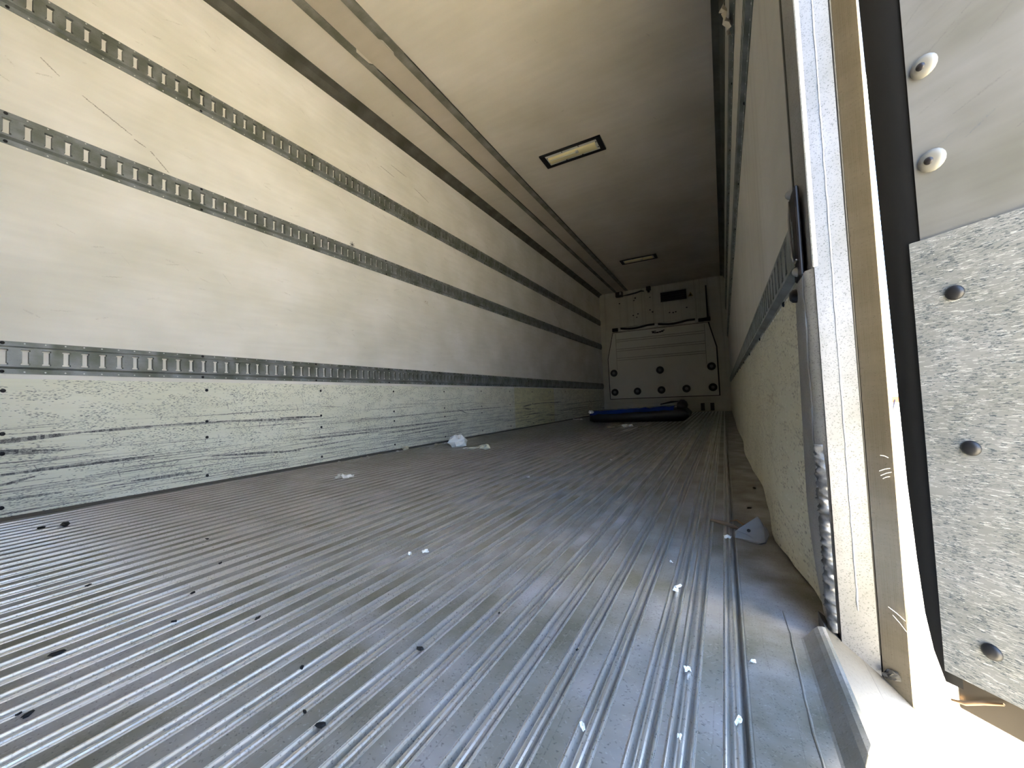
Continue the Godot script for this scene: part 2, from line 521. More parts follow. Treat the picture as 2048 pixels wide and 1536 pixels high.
	M.ground = mat(Color(1, 1, 1), 0.9, 0.0, noise_tex(0.09, [Color(0.36, 0.34, 0.31), Color(0.60, 0.58, 0.53), Color(0.68, 0.655, 0.60), Color(0.74, 0.715, 0.665)], [0.18, 0.34, 0.6, 0.9], 111, 512, 4), Vector3(0.9, 0.9, 0.9))
	M.orange = mat(Color(0.85, 0.32, 0.10), 0.6)

# ---------------------------------------------------------------- tracks
# slotted logistic track; dir = +1 on the left wall, -1 on the right one
func make_track(xw: float, dir: float, ya: float, yb: float, za: float, zb: float, label: String, material: Material, bent := 0.0) -> Node3D:
	var o := base("logistic_track", Vector3(xw, ya, (za + zb) / 2))
	tag(o, label, "wall track", "slotted steel tracks along the walls")
	var off := -o.position
	var s := st()
	var hh := yb - ya
	var y1 := ya + hh * 0.15
	var y2 := ya + hh * 0.21
	var y3 := ya + hh * 0.80
	var y4 := ya + hh * 0.86
	var D := 0.0165
	var F := 0.0035
	var sb := ya + hh * 0.27
	var sc := sb + 0.007
	var se := ya + hh * 0.745
	var sd := se - 0.007
	var w1 := 0.0118
	var w0 := 0.0086
	var k0 := int(ceil((za - RZ) / PITCH)) + 1
	var k1 := int(floor((zb - RZ) / PITCH)) - 1
	var P := func(d: float, y: float, z: float) -> Vector3: return Vector3(xw + dir * d, y, z) + off
	var cells := []
	var zs := za
	for k in range(k0, k1 + 1):
		cells.append([zs, RZ + (k + 0.5) * PITCH if k < k1 else zb, RZ + k * PITCH])
		zs = RZ + (k + 0.5) * PITCH
	for c in cells:
		var a: float = c[0]
		var b: float = c[1]
		var m: float = c[2]
		var ba := 0.0
		var bb := 0.0
		if bent > 0:
			ba = bent * (sin(a * 3.1) * 0.5 + sin(a * 7.3 + 1.0) * 0.5)
			bb = bent * (sin(b * 3.1) * 0.5 + sin(b * 7.3 + 1.0) * 0.5)
		# flanges, bends
		for f in [[0.0, ya, F, ya, 1], [F, ya, F, y1, 1], [F, y1, D, y2, 0], [D, y3, F, y4, 0], [F, y4, F, yb, 0], [F, yb, 0.0, yb, 0]]:
			var oa: float = ba if f[4] == 1 else 0.0
			var ob: float = bb if f[4] == 1 else 0.0
			quad(s, P.call(f[0], f[1] + oa, a), P.call(f[0], f[1] + ob, b), P.call(f[2], f[3] + (ob if f[3] == ya else 0.0), b), P.call(f[2], f[3] + (oa if f[3] == ya else 0.0), a))
		# face round the slot
		quad(s, P.call(D, y2, a), P.call(D, y2, b), P.call(D, sb, b), P.call(D, sb, a))
		quad(s, P.call(D, se, a), P.call(D, se, b), P.call(D, y3, b), P.call(D, y3, a))
		for f in [[sb, sc, w1], [sc, sd, w0], [sd, se, w1]]:
			quad(s, P.call(D, f[0], a), P.call(D, f[0], m - f[2]), P.call(D, f[1], m - f[2]), P.call(D, f[1], a))
			quad(s, P.call(D, f[0], m + f[2]), P.call(D, f[0], b), P.call(D, f[1], b), P.call(D, f[1], m + f[2]))
			for g in [-1, 1]:
				quad(s, P.call(D, f[0], m + g * f[2]), P.call(0.001, f[0], m + g * f[2]), P.call(0.001, f[1], m + g * f[2]), P.call(D, f[1], m + g * f[2]))
		for y in [sb, se]:
			quad(s, P.call(D, y, m - w1), P.call(D, y, m + w1), P.call(0.001, y, m + w1), P.call(0.001, y, m - w1))
		for y in [sc, sd]:
			for g in [-1, 1]:
				quad(s, P.call(D, y, m + g * w0), P.call(D, y, m + g * w1), P.call(0.001, y, m + g * w1), P.call(0.001, y, m + g * w0))
	for e in [za, zb]:
		quad(s, P.call(0.0, ya, e), P.call(F, ya, e), P.call(F, y1, e), P.call(0.0, y1, e))
		quad(s, P.call(0.0, y1, e), P.call(F, y1, e), P.call(D, y2, e), P.call(0.0, y2, e))
		quad(s, P.call(0.0, y2, e), P.call(D, y2, e), P.call(D, y3, e), P.call(0.0, y3, e))
		quad(s, P.call(0.0, y3, e), P.call(D, y3, e), P.call(F, y4, e), P.call(0.0, y4, e))
		quad(s, P.call(0.0, y4, e), P.call(F, y4, e), P.call(F, yb, e), P.call(0.0, yb, e))
	obj("rail", done(s), material, o)
	# small rivets at every slot: too small to pick apart
	var t := st()
	for k in range(k0, k1 + 1):
		if k % 12 == 0: continue
		for y in [ya + hh * 0.06, yb - hh * 0.05]:
			add_lathe(t, [Vector2(0.0032, 0), Vector2(0.0024, 0.0016), Vector2(0, 0.002)], P.call(F, y, RZ + k * PITCH), Vector3(dir, 0, 0), 6)
	tag(obj("small_rivets", done(t), M.rivet_light, o), "", "", "", "stuff")
	var dome := lathe([Vector2(0.0062, 0), Vector2(0.0058, 0.002), Vector2(0.0036, 0.004), Vector2(0, 0.0048)], Vector3(dir, 0, 0), 10)
	for k in range(k0, k1 + 1):
		if k % 12 != 0: continue
		for y in [ya + hh * 0.07, yb - hh * 0.06]:
			obj("rivet", dome, M.rivet_dark, o, P.call(F, y, RZ + k * PITCH))
	return o

# ---------------------------------------------------------------- the shell
func build_floor() -> void:
	var f := base("floor", Vector3.ZERO)
	tag(f, "ribbed aluminium trailer floor of long extruded planks", "", "", "structure")
	var grooves := [-0.007, -0.061, -0.0975]
	var x := -0.153
	while x > XL + 0.03:
		grooves.append(x)
		x -= 0.055
	# half groove from its middle outwards: bead, gutter, lip
	var half := [Vector2(0, -0.0006), Vector2(0.0020, -0.0010), Vector2(0.0038, -0.0026), Vector2(0.0050, -0.0050), Vector2(0.0056, -0.0095), Vector2(0.0072, -0.0105), Vector2(0.0084, -0.0080), Vector2(0.0098, -0.0020), Vector2(0.0108, 0.0006), Vector2(0.0118, 0.0012), Vector2(0.0130, 0.0010), Vector2(0.0134, -0.0006), Vector2(0.0142, -0.0006), Vector2(0.0148, 0.0)]
	for i in grooves.size():
		var r: float = grooves[i]
		var l: float = grooves[i + 1] if i + 1 < grooves.size() else XL
		var last := i + 1 == grooves.size()
		var am := ArrayMesh.new()
		var g := st()
		var pr := PackedVector2Array()
		for p in half: pr.append(Vector2(r - p.x, p.y))
		add_sweep(g, pr, ZF, ZB, false)
		if not last:
			var q := PackedVector2Array()
			for p in half: q.append(Vector2(l + p.x, p.y))
			add_sweep(g, q, ZF, ZB, false)
		g.generate_normals()
		am = g.commit()
		var t := st()
		var xa := r - 0.0148
		var xb: float = l if last else l + 0.0148
		if xa > xb: add_sweep(t, PackedVector2Array([Vector2(xa, 0), Vector2(xb, 0)]), ZF, ZB, false)
		t.generate_normals()
		am = t.commit(am)
		am.surface_set_material(0, M.floor_groove)
		am.surface_set_material(1, M.floor_top)
		obj("floor_plank", am, null, f)
	# right half of the first groove and the flat edge plate
	var s := st()
	var pr2 := PackedVector2Array()
	for p in half: pr2.append(Vector2(-0.007 + p.x, p.y))
	pr2.append(Vector2(XR, 0))
	add_sweep(s, pr2, ZF, ZB, false)
	obj("edge_plate", done(s), M.floor_plate, f)
	obj("subfloor", box(Vector3(XL - 0.06, -0.14, ZF - 0.06), Vector3(XR + 0.02, -0.012, ZB + 0.06)), M.edge_dark, f)
	# long welds on the edge plate inside the door
	var path := []
	for i in 60:
		path.append(Vector3(0.066 + 0.002 * sin(i * 0.35) + rng.randf_range(-0.0007, 0.0007), 0.0002 + rng.randf_range(-0.0004, 0.0004), -0.80 + i * 0.018))
	obj("weld_bead", tube(path, 0.0014, 6, 0.45), M.floor_plate, f)

func wall_sheet(xw: float, ya: float, yb: float, za: float, zb: float, uscale: Vector2, thick: float) -> ArrayMesh:
	# slab with uv in metres on the visible face
	var s := st()
	var x2 := xw + thick
	var lo := Vector3(minf(xw, x2), ya, za)
	var hi := Vector3(maxf(xw, x2), yb, zb)
	var U := func(y: float, z: float) -> Vector2: return Vector2(-z * uscale.x, 1.0 - y * uscale.y)
	for X in [lo.x, hi.x]:
		uv_quad(s, Vector3(X, ya, za), Vector3(X, ya, zb), Vector3(X, yb, zb), Vector3(X, yb, za), U.call(ya, za), U.call(ya, zb), U.call(yb, zb), U.call(yb, za))
	for Y in [ya, yb]:
		uv_quad(s, Vector3(lo.x, Y, za), Vector3(hi.x, Y, za), Vector3(hi.x, Y, zb), Vector3(lo.x, Y, zb), U.call(Y, za), U.call(Y, za), U.call(Y, zb), U.call(Y, zb))
	for Z in [za, zb]:
		uv_quad(s, Vector3(lo.x, ya, Z), Vector3(hi.x, ya, Z), Vector3(hi.x, yb, Z), Vector3(lo.x, yb, Z), U.call(ya, Z), U.call(ya, Z), U.call(yb, Z), U.call(yb, Z))
	return done(s)

func build_walls() -> void:
	# left
	var w := base("wall_left", Vector3(XL, 0, 0))
	tag(w, "", "", "", "structure")
	var off := Vector3(-XL, 0, 0)
	obj("wall_panel", wall_sheet(XL, -0.1, H + 0.1, ZF - 0.06, ZB + 0.06, Vector2(1 / 5.4, 1 / 2.7), -0.06), M.wall_l, w, off)
	var L := Vector2(1 / 4.4, 1 / 0.53)
	for seg in [[-4.47, ZB], [ZF + 0.002, -5.80]]:
		obj("scuff_liner", wall_sheet(XL, 0.0, 0.527, seg[0], seg[1], L, 0.004), M.liner_l, w, off)
	tag(obj("liner_patch", wall_sheet(XL, 0.0, 0.535, -5.80, -4.47, L, 0.005), M.patch, w, off), "newer cleaner piece of liner let into the wall near the front")
	var scr := lathe([Vector2(0.0075, 0), Vector2(0.007, 0.0018), Vector2(0.004, 0.003), Vector2(0, 0.0032)], Vector3(1, 0, 0), 10)
	for i in range(-1, 12):
		for y in [0.485, 0.322, 0.247, 0.05]:
			var z := -0.397 - i * 0.658
			obj("screw", scr, M.rivet_dark, w, Vector3(0.004 if z > -4.4 or z < -5.85 else 0.005, y, z) + Vector3(0, rng.randf_range(-0.004, 0.004), 0))
	tag(obj("baseboard_left", sweep(PackedVector2Array([Vector2(XL + 0.004, 0), Vector2(XL + 0.016, 0), Vector2(XL + 0.016, 0.002), Vector2(XL + 0.008, 0.010), Vector2(XL + 0.004, 0.013)]), ZF, ZB), M.base_trim), "", "", "", "structure")
	# front and rear
	var fr := obj("wall_front", box(Vector3(XL - 0.06, -0.1, ZF - 0.06), Vector3(XO, H + 0.1, ZF - 0.002)), M.front)
	tag(fr, "", "", "", "structure")
	tag(obj("wall_rear", box(Vector3(XL - 0.06, -0.1, ZB), Vector3(XO, H + 0.1, ZB + 0.06)), M.front), "", "", "", "structure")
	# right, with the side door opening
	var r := base("wall_right", Vector3(XR, 0, 0))
	tag(r, "", "", "", "structure")
	var ro := Vector3(-XR, 0, 0)
	var T := XO - XR
	var R := Vector2(1 / 2.6, 1 / 2.7)
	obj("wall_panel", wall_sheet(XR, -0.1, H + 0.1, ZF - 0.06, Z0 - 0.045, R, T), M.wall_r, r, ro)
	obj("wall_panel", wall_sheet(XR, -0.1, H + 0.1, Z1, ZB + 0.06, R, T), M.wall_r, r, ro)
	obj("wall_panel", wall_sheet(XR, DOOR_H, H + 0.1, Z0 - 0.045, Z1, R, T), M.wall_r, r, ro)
	# bulging scuff liner
	var s := st()
	s.set_smooth_group(0)
	var knots := [[-0.80, 0.130], [-0.90, 0.124], [-1.0, 0.108], [-1.17, 0.088], [-1.45, 0.101], [-1.78, 0.110], [-2.2, 0.096], [-2.68, 0.088], [-3.4, 0.104], [-4.5, 0.096], [-5.9, 0.105], [-7.4, 0.108], [ZF, 0.115]]
	var curve := func(z: float) -> float:
		for i in knots.size() - 1:
			if z <= knots[i][0] and z >= knots[i + 1][0]:
				var t: float = (z - knots[i][0]) / (knots[i + 1][0] - knots[i][0])
				return lerpf(knots[i][1], knots[i + 1][1], t * t * (3 - 2 * t))
		return 0.12
	var zs := []
	var z := -0.80
	while z > ZF + 0.002:
		zs.append(z)
		z -= 0.05 if z > -3.5 else 0.2
	zs.append(ZF + 0.002)
	var rows := 9
	for i in zs.size() - 1:
		for j in rows:
			var q := []
			for c in [[i, j], [i + 1, j], [i + 1, j + 1], [i, j + 1]]:
				var zz: float = zs[c[0]]
				var t := float(c[1]) / rows
				var y: float = 0.004 + t * 0.552
				var k := (1 - t) * (1 - t) * (1.0 + 0.35 * sin(zz * 2.3) * t)
				var xx: float = lerpf(XR - 0.004, curve.call(zz), clampf(k, 0, 1))
				q.append([Vector3(xx - XR, y, zz), Vector2(-zz / 2.2, 1 - y / 0.56)])
			uv_quad(s, q[0][0], q[1][0], q[2][0], q[3][0], q[0][1], q[1][1], q[2][1], q[3][1])
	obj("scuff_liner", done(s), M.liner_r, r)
	# lower jamb cover: bent plate with a weld line and a crushed front edge
	var pl := st()
	pl.set_smooth_group(0)
	var prof := []
	for i in 25:
		prof.append(0.548 - i * 0.0222)
	for i in prof.size() - 1:
		var a := []
		for k in 2:
			var y: float = prof[i + k]
			var low := clampf((0.20 - y) / 0.20, 0, 1)
			var zl := -0.845 - 0.035 * clampf((0.55 - y) / 0.4, 0, 1) + 0.10 * low * low
			a.append([Vector3(-0.002, y, zl - 0.006), Vector3(-0.010, y, zl), Vector3(-0.012, y, (zl - 0.735) / 2), Vector3(-0.011 + 0.004 * low, y, -0.742), Vector3(-0.002, y, -0.728)])
		for k in 4:
			quad(pl, a[0][k], a[0][k + 1], a[1][k + 1], a[1][k])
	obj("jamb_cover", done(pl), M.jamb, r)
	var path := []
	for i in 40:
		path.append(Vector3(-0.0115 + rng.randf_range(-0.0006, 0.0006), 0.545 - i * 0.0085, -0.752 - 0.004 * sin(i * 0.5) - i * 0.0002))
	obj("weld_bead", tube(path, 0.0017, 6, 0.3), M.weld, r)
	# crumpled metal along the foot of the jamb
	var cr := st()
	cr.set_smooth_group(0)
	var fn := FastNoiseLite.new()
	fn.seed = 5
	fn.frequency = 60.0
	fn.fractal_octaves = 3
	var cn := 110
	for i in cn:
		for k in 7:
			var q := []
			for c in [[i, k], [i + 1, k], [i + 1, k + 1], [i, k + 1]]:
				var y: float = 0.285 - 0.268 * c[0] / cn
				var an: float = PI * (0.05 + 0.9 * c[1] / 7.0)
				var wd: float = 0.010 * clampf(c[0] / 18.0, 0.25, 1.0)
				var rr := 1.0 + 0.55 * fn.get_noise_3d(c[1] * 0.030, y * 1.8, 0.3)
				q.append(Vector3(-0.004 - sin(an) * 0.0115 * rr, y, -0.735 - cos(an) * wd * 1.25 * rr))
			quad(cr, q[0], q[1], q[2], q[3])
	obj("crumpled_edge", done(cr), M.crush, r)
	# inner leg of the door frame on the wall above
	obj("jamb_leg", cbox(Vector3(-0.004, 0.548, -0.822), Vector3(0.003, H - 0.05, -0.722), 0.0015), M.jamb, r)
	obj("seam_strip", box(Vector3(-0.006, 0.56, -0.828), Vector3(0.001, H - 0.05, -0.819)), M.trim, r)
	# ceiling
	var c := obj("ceiling", box(Vector3(XL - 0.06, H, ZF - 0.06), Vector3(XO, H + 0.09, ZB + 0.06)), M.ceiling)
	tag(c, "", "", "", "structure")
	tag(obj("trim_1", sweep(PackedVector2Array([Vector2(XL, H - 0.068), Vector2(XL + 0.004, H - 0.068), Vector2(XL + 0.008, H - 0.048), Vector2(XL + 0.030, H - 0.016), Vector2(XL + 0.072, H - 0.004), Vector2(XL + 0.072, H), Vector2(XL, H)]), ZF, ZB), M.trim), "", "", "", "structure")
	tag(obj("trim_2", sweep(PackedVector2Array([Vector2(XR, H - 0.068), Vector2(XR - 0.004, H - 0.068), Vector2(XR - 0.008, H - 0.048), Vector2(XR - 0.030, H - 0.016), Vector2(XR - 0.072, H - 0.004), Vector2(XR - 0.072, H), Vector2(XR, H)]), ZF, ZB), M.trim), "", "", "", "structure")

func build_door() -> void:
	# frame post at the front edge of the opening
	var p := base("trim_3", Vector3(0.128, 0, -0.723))
	tag(p, "", "", "", "structure")
	var o := -p.position
	var A := Vector2(0.128, -0.723)
	var B := Vector2(0.1683, -0.7205)
	var C := Vector2(0.1945, -0.7020)
	obj("post_inner_face", plan(PackedVector2Array([A, B, B + Vector2(0.0, -0.012), Vector2(0.15, -0.775), Vector2(0.128, -0.775)]), -0.06, DOOR_H + 0.05), M.post_a, p, o)
	obj("post_outer_face", plan(PackedVector2Array([B + Vector2(0.0016, 0.0004), C + Vector2(-0.002, 0), C, C + Vector2(0.003, -0.004), Vector2(0.2005, -0.775), Vector2(0.152, -0.775), B + Vector2(0.0016, -0.010)]), -0.08, DOOR_H + 0.05), M.post_b, p, o)
	# weld line along the inner face and sealant in the joint
	var path := []
	for i in 150:
		var y := 0.055 + i * 0.0138
		path.append(Vector3(lerpf(A.x, B.x, 0.50) + rng.randf_range(-0.0004, 0.0004), y, lerpf(A.y, B.y, 0.50) + 0.0002))
	obj("weld_bead", tube(path, 0.0010, 6, 0.35), M.weld, p, o)
	obj("seam", tube([Vector3(B.x, 0.0, B.y - 0.001), Vector3(B.x, 1.0, B.y - 0.001), Vector3(B.x, DOOR_H, B.y - 0.001)], 0.0022, 6), M.rubber, p, o)
	obj("sealant_blob", lump(Vector3(0.022, 0.012, 0.012), 9, 0.25), M.rubber, p, o + Vector3(0.178, -0.024, -0.712))
	# rear post and head of the opening
	tag(obj("trim_5", cbox(Vector3(0.122, -0.02, Z1 - 0.004), Vector3(0.203, DOOR_H + 0.05, Z1 + 0.05), 0.004), M.post_a), "", "", "", "structure")
	tag(obj("trim_6", cbox(Vector3(0.122, DOOR_H - 0.03, Z0 - 0.02), Vector3(0.203, DOOR_H + 0.02, Z1), 0.004), M.post_a), "", "", "", "structure")
	# sill: rounded lip, plate falling outwards, outer drop
	var s := base("trim_4", Vector3(0.13, 0, 0))
	tag(s, "", "", "", "structure")
	var so := Vector3(-0.13, 0, 0)
	obj("sill_lip", sweep(PackedVector2Array([Vector2(0.080, 0), Vector2(0.083, 0.001), Vector2(0.090, 0.009), Vector2(0.096, 0.017), Vector2(0.101, 0.0215), Vector2(0.106, 0.0228), Vector2(0.110, 0.0222), Vector2(0.110, 0)]), -0.724, Z1), M.floor_plate, s, so)
	obj("sill_plate", sweep(PackedVector2Array([Vector2(0.110, 0.0222), Vector2(0.208, -0.062), Vector2(0.210, -0.068), Vector2(0.210, -0.16), Vector2(0.110, -0.16)]), -0.775, Z1 + 0.05), M.sill, s, so)
	# outer skin of the trailer in front of and behind the opening, and its bottom rail
	tag(obj("trim_7", cbox(Vector3(XO, -0.16, ZF - 0.06), Vector3(XO + 0.006, H + 0.1, Z0 - 0.06), 0.002), M.outer), "", "", "", "structure")
	tag(obj("trim_8", cbox(Vector3(XO, -0.16, Z1 + 0.05), Vector3(XO + 0.006, H + 0.1, ZB + 0.06), 0.002), M.outer), "", "", "", "structure")
	# the door, opened by 43 degrees about the front post
	var P := Vector3(0.2022, 0, -0.63)
	var e := Vector3(0.682, 0, 0.731)
	var n := Vector3(-0.731, 0, 0.682)       # towards the trailer
	var d := base("door_1", P)
	tag(d, "", "", "", "structure")
	d.transform.basis = Basis(e, Vector3.UP, n)       # local x along the door, z towards the camera
	var top := DOOR_H - 0.02
	obj("door_core", cbox(Vector3(0.010, 0.010, -0.082), Vector3(0.93, top, -0.006), 0.004), M.outer, d)
	obj("bottom_rail", cbox(Vector3(0.006, 0.006, -0.050), Vector3(0.93, 0.05, -0.0055), 0.002), M.brown_edge, d)
	var u := st()
	add_uv_slab(u, Vector3(0.0095, 0.53, -0.006), Vector3(0.92, top - 0.02, -0.002), 2.0)
	obj("upper_sheet", done(u), M.door_up, d)
	var l := st()
	add_uv_slab(l, Vector3(0.0, 0.044, -0.004), Vector3(0.92, 0.534, 0.0), 2.6)
	obj("scuff_sheet", done(l), M.door_low, d)
	# gasket: broad black lip, curling back at the foot
	var g := st()
	g.set_smooth_group(0)
	var gy := [0.030, 0.06, 0.10, 0.16, 0.25, 0.52, 0.87, 1.3, top]
	var gx := [-0.004, -0.0125, -0.0180, -0.0215, -0.0251, -0.0296, -0.0349, -0.0375, -0.0375]
	for i in gy.size() - 1:
		for k in 3:
			var q := []
			for c in [[i, k], [i + 1, k], [i + 1, k + 1], [i, k + 1]]:
				var xx: float = [gx[c[0]], gx[c[0]] + 0.002, 0.006, 0.016][c[1]]
				var zz: float = [-0.007, -0.0035, -0.0045, -0.0062][c[1]]
				q.append(Vector3(xx, gy[c[0]], zz))
			quad(g, q[0], q[1], q[2], q[3])
			for j in 4: q[j] = q[j] + Vector3(0.0, 0, -0.005)
			quad(g, q[3], q[2], q[1], q[0])
		quad(g, Vector3(gx[i], gy[i], -0.007), Vector3(gx[i + 1], gy[i + 1], -0.007), Vector3(gx[i + 1], gy[i + 1], -0.012), Vector3(gx[i], gy[i], -0.012))
	obj("gasket", done(g), M.rubber, d)
	# fixings: two pale washered bolts above, three dark screws below
	var wash := lathe([Vector2(0.0125, 0), Vector2(0.0120, 0.0022), Vector2(0.0070, 0.0040), Vector2(0.0046, 0.0042), Vector2(0.0, 0.0042)], Vector3(0, 0, 1), 18)
	var cap := lathe([Vector2(0.0044, 0), Vector2(0.0040, 0.0018), Vector2(0.0, 0.0020)], Vector3(0, 0, 1), 12)
	for q in [[0.0262, 0.73], [0.0262, 0.62], [0.0262, 0.92], [0.0262, 1.2], [0.0262, 1.5]]:
		var b := obj("bolt", wash, M.washer, d, Vector3(q[0], q[1], -0.002))
		obj("bolt_hole", cap, M.black_metal, b, Vector3(-0.0010, -0.0005, 0.0036))
	var dome := lathe([Vector2(0.0082, 0), Vector2(0.0078, 0.0016), Vector2(0.0046, 0.0036), Vector2(0, 0.0040)], Vector3(0, 0, 1), 16)
	for q in [[0.0362, 0.466], [0.0382, 0.298], [0.0402, 0.088]]:
		obj("screw", dome, M.rivet_dark, d, Vector3(q[0], q[1], 0))
	# hinges between post and door
	for y in [0.34, 0.255, 1.12, 1.9]:
		obj("hinge_pin", tube([Vector3(-0.022, y, -0.055), Vector3(-0.008, y - 0.003, -0.052), Vector3(0.012, y, -0.050)], 0.0022, 6), M.black_metal, d)

func add_uv_slab(s: SurfaceTool, lo: Vector3, hi: Vector3, scale: float) -> void:
	var U := func(p: Vector3) -> Vector2: return Vector2(p.x, -p.y) * scale
	for z in [lo.z, hi.z]:
		var v := [Vector3(lo.x, lo.y, z), Vector3(hi.x, lo.y, z), Vector3(hi.x, hi.y, z), Vector3(lo.x, hi.y, z)]
		uv_quad(s, v[3], v[2], v[1], v[0], U.call(v[3]), U.call(v[2]), U.call(v[1]), U.call(v[0]))
	var c := [Vector2(lo.x, lo.y), Vector2(hi.x, lo.y), Vector2(hi.x, hi.y), Vector2(lo.x, hi.y)]
	for i in 4:
		var a: Vector2 = c[i]
		var b: Vector2 = c[(i + 1) % 4]
		var q := [Vector3(a.x, a.y, lo.z), Vector3(b.x, b.y, lo.z), Vector3(b.x, b.y, hi.z), Vector3(a.x, a.y, hi.z)]
		uv_quad(s, q[0], q[1], q[2], q[3], U.call(q[0]), U.call(q[1]), U.call(q[2]), U.call(q[3]))

# ---------------------------------------------------------------- ceiling things
func build_ceiling_things() -> void:
	var defs := [
		[-2.019, -1.962, -1.962, [-1.862, -1.732], "dark ceiling strip nearer the left wall, with a chipped edge", 0.022],
		[-1.785, -1.720, -1.785, [-1.878, -1.752], "dark ceiling strip farther from the left wall, torn along one edge", 0.016]]
	for d in defs:
		var o := base("air_chute_strip", Vector3((d[0] + d[1]) / 2, H, -1))
		tag(o, d[4], "ceiling strip", "strips holding the air chute to the ceiling")
		var off := -o.position
		var s := st()
		var bite: float = d[5] * (-1 if d[2] == d[1] else 1)
		var e: float = d[2]
		var other: float = d[0] if d[2] == d[1] else d[1]
		var pg := PackedVector2Array([Vector2(other, ZF + 0.01), Vector2(other, ZB - 0.01), Vector2(e, ZB - 0.01), Vector2(e, d[3][1] + 0.01), Vector2(e + bite, d[3][1] - 0.01), Vector2(e + bite * 0.8, d[3][0] + 0.02), Vector2(e, d[3][0]), Vector2(e, ZF + 0.01)])
		add_plan(s, pg, H - 0.007, H + 0.001)
		obj("strip", done(s), M.strip, o, off)
		var ed := st()
		add_box(ed, Vector3(d[1] - 0.003, H - 0.010, ZF + 0.01), Vector3(d[1], H, -1.90))
		obj("lip", done(ed), M.trim, o, off)
	tag(obj("trim_9", cbox(Vector3(-1.962, H - 0.003, ZF + 0.01), Vector3(-1.785, H + 0.001, ZB - 0.01), 0.001), M.chute), "", "", "", "structure")
	var f := 0
	for c in [Vector3(-1.129, H, -3.487), Vector3(-1.147, H, -6.847)]:
		var o := base("ceiling_light", c)
		tag(o, ["unlit ceiling light nearer the camera, dark frame and yellowed tube", "unlit ceiling light far back near the front wall"][f], "ceiling light", "ceiling lights set in the trailer roof")
		f += 1
		var w := 0.293
		var dz := 0.108
		var fr := st()
		# bevelled frame
		for k in 4:
			var co := [Vector2(-w, -dz), Vector2(w, -dz), Vector2(w, dz), Vector2(-w, dz)]
			var ci := [Vector2(-w + 0.045, -dz + 0.028), Vector2(w - 0.045, -dz + 0.028), Vector2(w - 0.045, dz - 0.028), Vector2(-w + 0.045, dz - 0.028)]
			var a: Vector2 = co[k]
			var b: Vector2 = co[(k + 1) % 4]
			var ia: Vector2 = ci[k]
			var ib: Vector2 = ci[(k + 1) % 4]
			quad(fr, Vector3(a.x, 0, a.y), Vector3(b.x, 0, b.y), Vector3(b.x, -0.014, b.y), Vector3(a.x, -0.014, a.y))
			quad(fr, Vector3(a.x, -0.014, a.y), Vector3(b.x, -0.014, b.y), Vector3(ib.x, -0.010, ib.y), Vector3(ia.x, -0.010, ia.y))
			quad(fr, Vector3(ia.x, -0.010, ia.y), Vector3(ib.x, -0.010, ib.y), Vector3(ib.x, -0.001, ib.y), Vector3(ia.x, -0.001, ia.y))
		obj("frame", done(fr), M.rivet_dark, o)
		obj("housing", cbox(Vector3(-w + 0.04, -0.006, -dz + 0.025), Vector3(w - 0.04, -0.001, dz - 0.025), 0.001), M.white_metal, o)
		# half-round yellowed cover
		var ls := st()
		ls.set_smooth_group(0)
		for k in 8:
			var a := PI * k / 8
			var b := PI * (k + 1) / 8
			quad(ls, Vector3(-w + 0.065, -0.006 - sin(a) * 0.020, cos(a) * 0.052 - 0.008), Vector3(w - 0.065, -0.006 - sin(a) * 0.020, cos(a) * 0.052 - 0.008), Vector3(w - 0.065, -0.006 - sin(b) * 0.020, cos(b) * 0.052 - 0.008), Vector3(-w + 0.065, -0.006 - sin(b) * 0.020, cos(b) * 0.052 - 0.008))
		obj("cover", done(ls), M.lens, o)
		var tb := obj("tube", tube([Vector3(-w + 0.08, -0.026, 0.022), Vector3(0.04, -0.026, 0.022)], 0.008, 10), M.lamp_tube, o)
		obj("clip", cbox(Vector3(0.04, -0.034, 0.008), Vector3(0.065, -0.018, 0.036), 0.002), M.clip, tb)
		var sc := lathe([Vector2(0.006, 0), Vector2(0.005, 0.003), Vector2(0, 0.003)], Vector3.DOWN, 8)
		for x in [-w + 0.055, w - 0.055]:
			for z in [-0.04, 0.04]:
				obj("screw", sc, M.rivet_dark, o, Vector3(x, -0.006, z))
		for x in [-0.08, 0.08]:
			for z in [-0.072, 0.066]:
				obj("screw", sc, M.rivet_dark, o, Vector3(x, -0.007, z))

